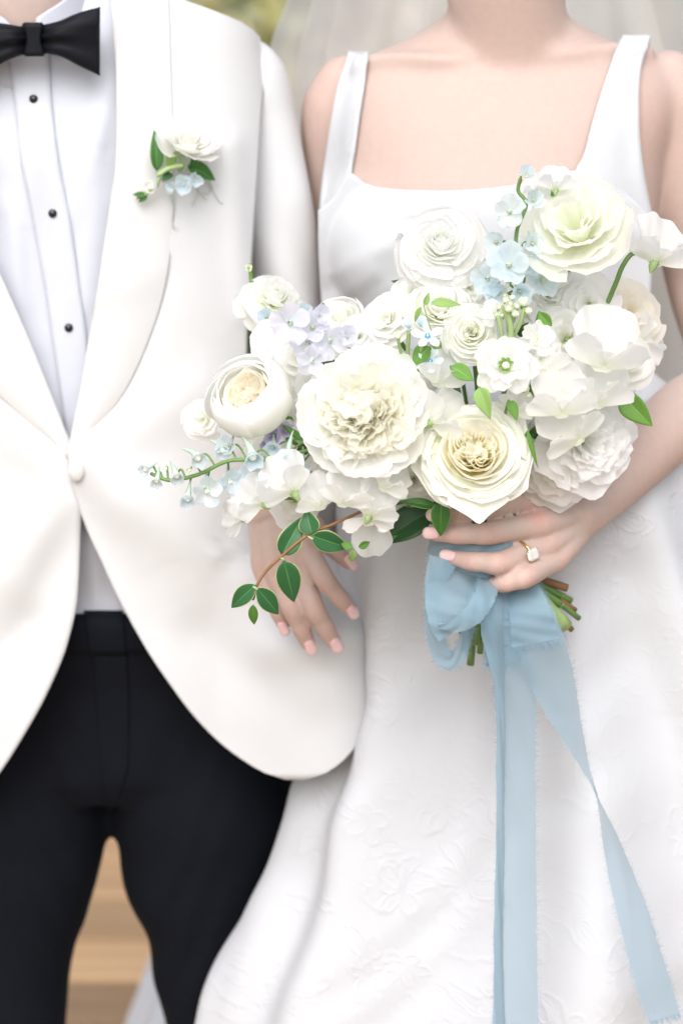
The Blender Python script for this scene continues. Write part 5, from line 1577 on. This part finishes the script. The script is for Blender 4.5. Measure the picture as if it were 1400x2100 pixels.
# single leaves, each a stem of greenery of its own
for (lb, x0, y0, Y0, x1, y1, Y1, w_, mt, tl, sh, sd_) in (
    ('large dark glossy leaf under the hanging sweet pea', 885, 1045, -.20, 770, 1112, -.215, 74, 'l_dark', .25, .8, 1),
    ('dark green pointed leaf hanging in front of the fingers', 904, 1028, -.245, 902, 1103, -.25, 44, 'l_vdark', .1, .72, 2),
    ('green leaf pressed flat above the index finger', 896, 1040, -.24, 820, 1022, -.245, 26, 'l_vdark', .5, .8, 3),
    ('narrow green leaf showing below the lowest sweet pea', 740, 1128, -.245, 815, 1104, -.25, 26, 'l_vdark', .4, .85, 4),
    ('small dark leaf tip under the lowest sweet pea', 742, 1110, -.23, 776, 1142, -.235, 24, 'l_dark', .2, .8, 5),
    ('bright green leaf folding over at the right edge by the forearm', 1272, 806, -.225, 1333, 876, -.24, 56, 'l_mid2', .35, .78, 6),
    ('dark leaf tip poking out left of the broad ranunculus', 862, 600, -.175, 806, 570, -.18, 30, 'l_dark', .6, .8, 7),
    ('fresh green leaf beside the white stock floret', 1105, 640, -.245, 1128, 670, -.25, 34, 'l_mid2', .6, 1.0, 8),
    ('round fresh leaf between tweedia and stock', 924, 752, -.255, 972, 778, -.262, 38, 'l_mid2', -.3, .8, 9),
    ('pale green pointed leaf hanging over the garden rose', 982, 795, -.275, 1003, 860, -.285, 38, 'l_light', .2, .6, 10),
    ('small curled green leaf beside the pale one', 1042, 822, -.27, 1063, 862, -.275, 26, 'l_mid2', -.4, .7, 11),
    ('thin green leaf running down right of the garden rose', 1082, 885, -.262, 1100, 965, -.265, 12, 'l_mid2', .3, .6, 12),
    ('olive leaf under the sky blue tweedia', 880, 712, -.242, 842, 748, -.242, 40, 'l_mid2', .3, .7, 13),
    ('slim dark leaf between the peach hearted rose and the peony', 628, 912, -.22, 582, 868, -.225, 18, 'l_mid', .4, .8, 14),
    ('leaf edge behind the frilly carnation', 1262, 880, -.18, 1290, 830, -.18, 30, 'l_grey', .2, .8, 15),
    ):
    o = spray('leaf', lb, 'leaf', x0, y0, Y0, LGR)
    leaf(o, x0, y0, Y0, x1, y1, Y1, w_, mt, tl, .35, .35, sh, 0, sd_, 'blade')
    a = W(x0, y0, Y0 + .001)
    stem_to(o, [a, a * .5 + HUB * .5 + np.array((0, .045, .01)), HUB], .0012, 'stem')
# clematis tendril over the spray rose
ct = spray('leaf_sprig', 'light green leaflets on a thin tendril over the white spray rose', 'leaf', 870, 640, -.262, LGR)
stem_to(ct, [W(890, 700, -.255), W(878, 660, -.262), (W(868, 626, -.265))], .0006, 'stem_pale')
leaf(ct, 870, 626, -.265, 880, 600, -.265, 14, 'l_light', .2); leaf(ct, 884, 620, -.265, 946, 622, -.268, 22, 'l_light', -.3, .2)
leaf(ct, 864, 630, -.265, 846, 662, -.262, 14, 'l_light', .6); leaf(ct, 888, 700, -.262, 905, 715, -.262, 24, 'l_light', .2)
# back fill of greenery deep in the bouquet
for i in range(0):
    a = rnd.uniform(0, 2 * PI); q = math.sqrt(rnd.random())
    x0, y0 = 900 + 300 * q * math.cos(a), 790 + 190 * q * math.sin(a)
    if x0 < 700 and y0 < 700: continue
    o = spray('leaf', 'shaded green leaf deep between the flowers of the bouquet', 'leaf', x0, y0, -.18, LGR)
    leaf(o, x0, y0, -.185, x0 + 60 * math.cos(a) + rnd.uniform(-20, 20), y0 + 60 * math.sin(a) + rnd.uniform(-20, 20), -.17 - .02 * rnd.random(), rnd.uniform(26, 44), rnd.choice(['l_dark', 'l_mid', 'l_vdark']), rnd.uniform(-.6, .6), .3, .4, .8, 0, i, 'blade')
# ---- white blooms that fill the depth of the bouquet
FILL = [('tulle pale bloom in the gap between tweedia and peony', 846, 775, 52), ('white bloom between the blurred lisianthus and the peony', 668, 775, 60),
        ('white bloom behind the row of sweet peas under the peony', 700, 965, 58), ('white bloom between stock and garden rose', 1045, 868, 56),
        ('white bloom behind the thin running leaf', 1105, 875, 56), ('white bloom at the right, between large sweet pea and cream bloom', 1282, 742, 58),
        ('pale bloom behind the large sweet pea and the lisianthus eye', 1205, 622, 62), ('white bloom behind the spray roses', 958, 592, 52),
        ('soft white bloom between the blurred ranunculus and the peach hearted rose', 562, 706, 50), ('white bloom in the shade under the peach hearted rose', 545, 925, 46),
        ('white bloom left of the peony under the green leaf', 655, 915, 52), ('white bloom between tweedia and ivory spray rose', 915, 700, 46),
        ('white bloom behind the stock buds', 1078, 655, 50), ('white bloom at the right rim above the frilly carnation', 1245, 848, 54),
        ('white bloom between peony and garden rose', 872, 905, 58), ('white bloom above the pale blue spike and the stock', 1118, 545, 50),
        ('white bloom above the hand beside the garden rose', 1085, 975, 56), ('white bloom over the stems below the peony', 830, 1010, 46),
        ('white bloom under the tulip like bud', 735, 690, 44), ('white bloom under the broad ranunculus at its left', 845, 600, 40)]
for i, (lb, px, py, r) in enumerate(FILL):
    if i == 0: lb = 'pale bloom in the gap between tweedia and peony'
    bloom('lisianthus', lb, 'flower', px, py, -.195 if px > 600 else -.16, r, 'lisianthus', (rnd.uniform(-.3, .3), rnd.uniform(-.1, .4)), rnd.uniform(-40, 40), rnd.uniform(0, 6), seed=22 + (i % 3) * 2 if i % 3 else 23, mat='p_white' if i % 2 else 'p_pure', rings=4, ruf=.05, serr=0.)
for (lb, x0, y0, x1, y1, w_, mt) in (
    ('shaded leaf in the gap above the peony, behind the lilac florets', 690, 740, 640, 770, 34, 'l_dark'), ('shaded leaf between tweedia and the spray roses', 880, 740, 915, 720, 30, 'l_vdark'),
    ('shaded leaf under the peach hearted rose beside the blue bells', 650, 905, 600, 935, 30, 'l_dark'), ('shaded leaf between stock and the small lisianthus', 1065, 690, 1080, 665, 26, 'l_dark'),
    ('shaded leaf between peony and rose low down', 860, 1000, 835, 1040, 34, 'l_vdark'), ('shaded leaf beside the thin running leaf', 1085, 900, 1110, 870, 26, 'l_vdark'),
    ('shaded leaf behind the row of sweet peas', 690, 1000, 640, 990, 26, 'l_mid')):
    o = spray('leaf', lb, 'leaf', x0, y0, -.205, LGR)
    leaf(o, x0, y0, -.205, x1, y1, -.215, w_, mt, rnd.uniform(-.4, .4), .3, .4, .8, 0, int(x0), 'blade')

# ---- lower ends of the stems, each part of the flower it carries
def byname(nm, k=0): return [o for o in COL.objects if o.name.split('.')[0] == nm and o.parent is None][k]
ENDS = [('garden_rose', 0, 1162, 1206, 8.5, 'stem_brown'), ('garden_rose', 1, 1178, 1252, 6.5, 'stem_brown'), ('peony', 0, 1160, 1285, 15, 'stem_lime'), ('spray_rose', 0, 1172, 1292, 6, 'stem_brown'),
        ('lisianthus', 0, 1170, 1232, 7, 'stem'), ('lisianthus', 1, 1150, 1240, 8, 'stem'), ('stock', 0, 1136, 1246, 10, 'stem'), ('ranunculus', 0, 964, 1362, 8, 'stem'), ('ranunculus', 1, 951, 1335, 6.5, 'stem'),
        ('carnation', 0, 984, 1338, 7, 'stem'), ('carnation', 1, 1003, 1362, 8, 'stem'), ('tweedia', 0, 944, 1300, 5, 'stem'), ('spray_rose', 1, 1150, 1222, 7, 'stem'), ('spray_rose', 2, 1186, 1268, 6, 'stem'), ('carnation', 2, 976, 1322, 6, 'stem')]
M['stem_lime'] = plain_mat('lime_stem', (.34, .46, .18), .5, 0, .4, 40, (.28, .40, .14))
for i, (nm, k, x, y, r, mt) in enumerate(ENDS):
    par = byname(nm, k)
    e = W(x, y, -.165 + .012 * math.sin(i * 2.1))
    mid = W(1015 + (x - 1060) * .35, 1165, -.178 + .008 * math.cos(i * 1.7))
    R_ = r / PPM(e)
    inv = par.matrix_basis.inverted()
    V, F = tube([HUB + (0, 0, .01), mid, e], [R_ * .9, R_, R_], 10, n=16, caps='flat')
    me = mesh('stem', V, F); me.transform(inv); obj('stem', me, M[mt], par)
    d = e - mid; d /= np.linalg.norm(d)
    V, F = tube([e, e + d * .0006], [R_ * .93, R_ * .93], 10, n=3, caps='flat')
    me = mesh('cut_end', V, F); me.transform(inv); obj('cut_end', me, M['cut'], par)

# ================================================================ RIBBON
ribbon = spray('ribbon', 'long pale blue frayed chiffon ribbon tied round the stems with loop and tails', 'ribbon', 1005, 1140, -.2, None)
rinv = ribbon.matrix_basis.inverted()
def strip(name, pts, mat, n=70, m=13, cross=.12, fray=(True, True), seed=0, endfray=False, wav=.0008):
    R = np.random.RandomState(seed)
    a = np.array(pts, float)
    C = catmull(a, n)
    P = W(C[:, 0], C[:, 1], C[:, 2])
    T = np.gradient(P, axis=0); T /= np.linalg.norm(T, axis=1)[:, None]
    Wd = C[:, 3] / 2 / (FPX / ((P - CAMP) @ fwd))
    ang = np.radians(C[:, 4])
    toC = CAMP - P; toC /= np.linalg.norm(toC, axis=1)[:, None]
    S = np.cross(T, toC); S /= np.linalg.norm(S, axis=1)[:, None]
    Nn = np.cross(S, T)
    Sd = S * np.cos(ang)[:, None] + Nn * np.sin(ang)[:, None]
    Nd = np.cross(Sd, T)
    u = np.linspace(-1, 1, m)
    s = np.linspace(0, 1, n)
    G = P[:, None, :] + Sd[:, None, :] * (u[None, :, None] * Wd[:, None, None])
    bulge = cross * Wd[:, None] * (1 - u[None, :] ** 2) + wav * np.sin(s[:, None] * 14 + u[None, :] * 2.2 + seed) * np.abs(u[None, :]) + wav * .8 * np.sin(s[:, None] * 31 + u[None, :] * 4 + seed * 2)
    G = G + Nd[:, None, :] * bulge[:, :, None]
    # ragged edge
    for col, sg in ((0, -1), (m - 1, 1)):
        G[:, col] += Sd * (R.uniform(-1, .3, n) * .0008 * sg)[:, None]
    me = mesh(name, G, gridF(n, m), gridUV(n, m)); me.transform(rinv)
    o = obj(name, me, M[mat], ribbon)
    V, F = [], []
    def hair(p, d, l, t):
        k = len(V)
        q = np.cross(d, toC[0]); q /= np.linalg.norm(q) + 1e-9
        b = q * R.uniform(-.35, .35)
        V.extend([p - q * t, p + q * t, p + d * l * .6 + b * l * .5 + q * t * .6, p + d * l + b * l]); F.append((k, k+1, k+2)); F.append((k, k+2, k+3))
    for side, sg in ((0, -1), (1, 1)):
        if not fray[side]: continue
        col = 0 if side == 0 else m - 1
        for i in range(n - 1):
            for q in range(5):
                t = R.rand(); p = G[i, col] * (1 - t) + G[i+1, col] * t
                hair(p, Sd[i] * sg + T[i] * R.normal(0, .35) + Nd[i] * R.normal(0, .4), R.uniform(.0015, .0048), .00013)
    if endfray:
        for i in range(150):
            j = R.uniform(0, m - 1.01); k = int(j); p = G[-1, k] * (1 - j + k) + G[-1, k+1] * (j - k)
            hair(p, T[-1] + Sd[-1] * R.normal(0, .15) + Nd[-1] * R.normal(0, .15), R.uniform(.003, .012), .00022)
    if V:
        f = mesh('frayed_threads', V, F); f.transform(rinv)
        fo = obj('frayed_threads', f, M['ribbon_thin'], o); fo['kind'] = 'stuff'
    return o
strip('wrap', [(884, 1108, -.196, 44, 0), (925, 1124, -.222, 50, 10), (1000, 1128, -.233, 52, 0), (1062, 1120, -.222, 48, -10), (1100, 1112, -.19, 40, 0)], 'ribbon', 40, seed=1)
strip('wrap', [(905, 1146, -.205, 40, 0), (950, 1150, -.226, 46, 0), (1010, 1165, -.228, 50, 0), (1085, 1180, -.20, 44, 0)], 'ribbon', 40, seed=2, fray=(True, False))
strip('loop', [(958, 1128, -.212, 66, 0), (938, 1180, -.224, 108, 4), (930, 1230, -.252, 118, 6), (930, 1272, -.258, 104, 10), (934, 1292, -.252, 84, 30)], 'ribbon', 60, cross=.03, seed=3, wav=.0008, fray=(True, False))
strip('loop', [(1010, 1140, -.210, 34, 0), (1006, 1182, -.226, 42, 0), (992, 1226, -.262, 46, 6), (968, 1262, -.270, 44, 10), (932, 1284, -.268, 30, 15), (898, 1284, -.262, 14, 25)], 'ribbon', 70, cross=.10, seed=13, wav=.0006, fray=(False, True))
strip('loop', [(908, 1146, -.228, 60, 0), (890, 1205, -.236, 44, 20), (890, 1280, -.240, 40, 20), (904, 1340, -.240, 38, 10), (926, 1358, -.238, 32, -10), (950, 1328, -.230, 28, -20), (962, 1265, -.224, 34, -10), (978, 1190, -.22, 40, 0)], 'ribbon', 80, cross=.1, seed=4, wav=.0008)
strip('tail', [(1030, 1175, -.206, 50, 0), (1028, 1270, -.236, 78, 5), (1030, 1358, -.236, 80, 0)], 'ribbon', 40, seed=5, endfray=True, fray=(True, False))
strip('tail', [(1008, 1180, -.212, 50, 0), (1006, 1260, -.246, 50, 15), (1014, 1340, -.246, 42, 30), (1026, 1440, -.243, 26, 40), (1026, 1600, -.243, 22, 45), (1022, 1850, -.246, 26, 40), (1022, 2140, -.248, 34, 30)], 'ribbon', 90, cross=.3, seed=6, fray=(True, False))
strip('tail', [(1020, 1180, -.208, 50, 0), (1040, 1320, -.237, 66, 0), (1054, 1420, -.236, 84, -6), (1060, 1600, -.236, 76, -4), (1058, 1850, -.240, 84, 4), (1056, 2140, -.244, 96, 0)], 'ribbon_thin', 110, cross=.10, seed=7)
strip('tail', [(1056, 1175, -.204, 56, 0), (1084, 1250, -.238, 84, 0), (1098, 1318, -.242, 100, 4)], 'ribbon', 40, seed=8, endfray=True, wav=.0006)
strip('tail', [(1064, 1180, -.200, 60, 0), (1098, 1290, -.236, 96, 0), (1134, 1400, -.238, 92, 10), (1176, 1510, -.238, 62, 45), (1212, 1602, -.238, 26, 80), (1250, 1720, -.241, 52, 130), (1296, 1870, -.246, 66, 160), (1330, 1990, -.250, 74, 170), (1362, 2088, -.252, 66, 180)], 'ribbon_thin', 110, cross=.12, seed=9, endfray=True)

# ================================================================ BOUTONNIERE
def jy(px, py, d): return float(drape(np.array(float(px)), np.array(float(py)), gsurf)[1]) - d
bt = thing('boutonniere', 'boutonniere of white bloom, leaves and small blue flower pinned to the lapel', 'boutonniere', None, loc=W(370, 345, jy(370, 345, .02)))
subbloom(bt, 'white_bloom', 388, 290, jy(388, 285, .030), 62, 'lisianthus', (.30, .95), 20, .5, seed=91, mat='p_white', rings=5, ruf=.05, serr=.025, hdrop=.25)
subbloom(bt, 'blue_floret', 378, 376, jy(378, 376, .034), 30, 'delphinium_floret', (-.1, -.35), 0, .3, seed=62, mat='p_blue', open_=.8, spur=False)
subbloom(bt, 'blue_floret', 398, 368, jy(390, 370, .028), 22, 'delphinium_floret', (.5, -.3), 0, .7, seed=63, mat='p_blue', open_=.8, spur=False)
subbloom(bt, 'blue_floret', 356, 382, jy(356, 382, .026), 20, 'delphinium_floret', (-.5, -.3), 0, .1, seed=64, mat='p_blue', open_=.7, spur=False)
subbloom(bt, 'white_bud', 314, 382, jy(314, 382, .024), 22, 'bud_floret', (-.85, -.35), 0, 0, seed=92, mat='p_white')
for (x0, y0, x1, y1, w_, mt, tl) in ((322, 350, 321, 266, 30, 'l_vdark', .3), (385, 340, 449, 366, 40, 'l_vdark', -.25), (372, 355, 376, 314, 26, 'l_grey', .2), (352, 345, 346, 312, 22, 'l_light', .3), (395, 345, 402, 318, 20, 'l_vdark', .4),
                                    (350, 355, 335, 368, 22, 'l_dark', .2), (345, 340, 375, 298, 14, 'l_light', .5)):
    leaf(bt, x0, y0, jy(x0, y0, .026), x1, y1, jy(x1, y1, .034), w_, mt, tl, .4, .5, .75, .2, int(x1))
for (x0, y0, x1, y1, w_) in ((300, 400, 272, 398, 14), (302, 402, 284, 414, 14), (302, 396, 278, 408, 10)):
    leaf(bt, x0, y0, jy(x0, y0, .02), x1, y1, jy(x1, y1, .02), w_, 'l_vdark', .2)
binv = bt.matrix_basis.inverted()
def btube(pts, r, mat, nm, d=.024):
    P = [W(x, y, jy(x, y, d)) for x, y in pts]
    V, F = tube(P, np.full(len(P), r), 8, n=8 * len(P)); me = mesh(nm, V, F); me.transform(binv); obj(nm, me, M[mat], bt)
btube([(326, 358), (345, 346), (372, 340)], .0024, 'stem_pale', 'stem', .030)
btube([(300, 398), (318, 382), (330, 366), (345, 352)], .0016, 'stem_pale', 'stem', .022)
M['stem_dull'] = plain_mat('dry_tendril', (.42, .45, .36), .6)
for pts in ([(345, 372), (350, 400), (357, 425), (353, 448), (357, 466), (364, 468)], [(400, 380), (406, 396), (400, 410), (394, 424)], [(404, 388), (416, 402), (424, 410)], [(425, 365), (432, 388), (424, 398), (417, 394)], [(430, 370), (440, 398), (452, 416), (458, 417)],
            [(322, 270), (330, 264), (338, 272), (334, 286)]):
    btube(pts, .00042, 'stem_dull', 'tendril', .012)
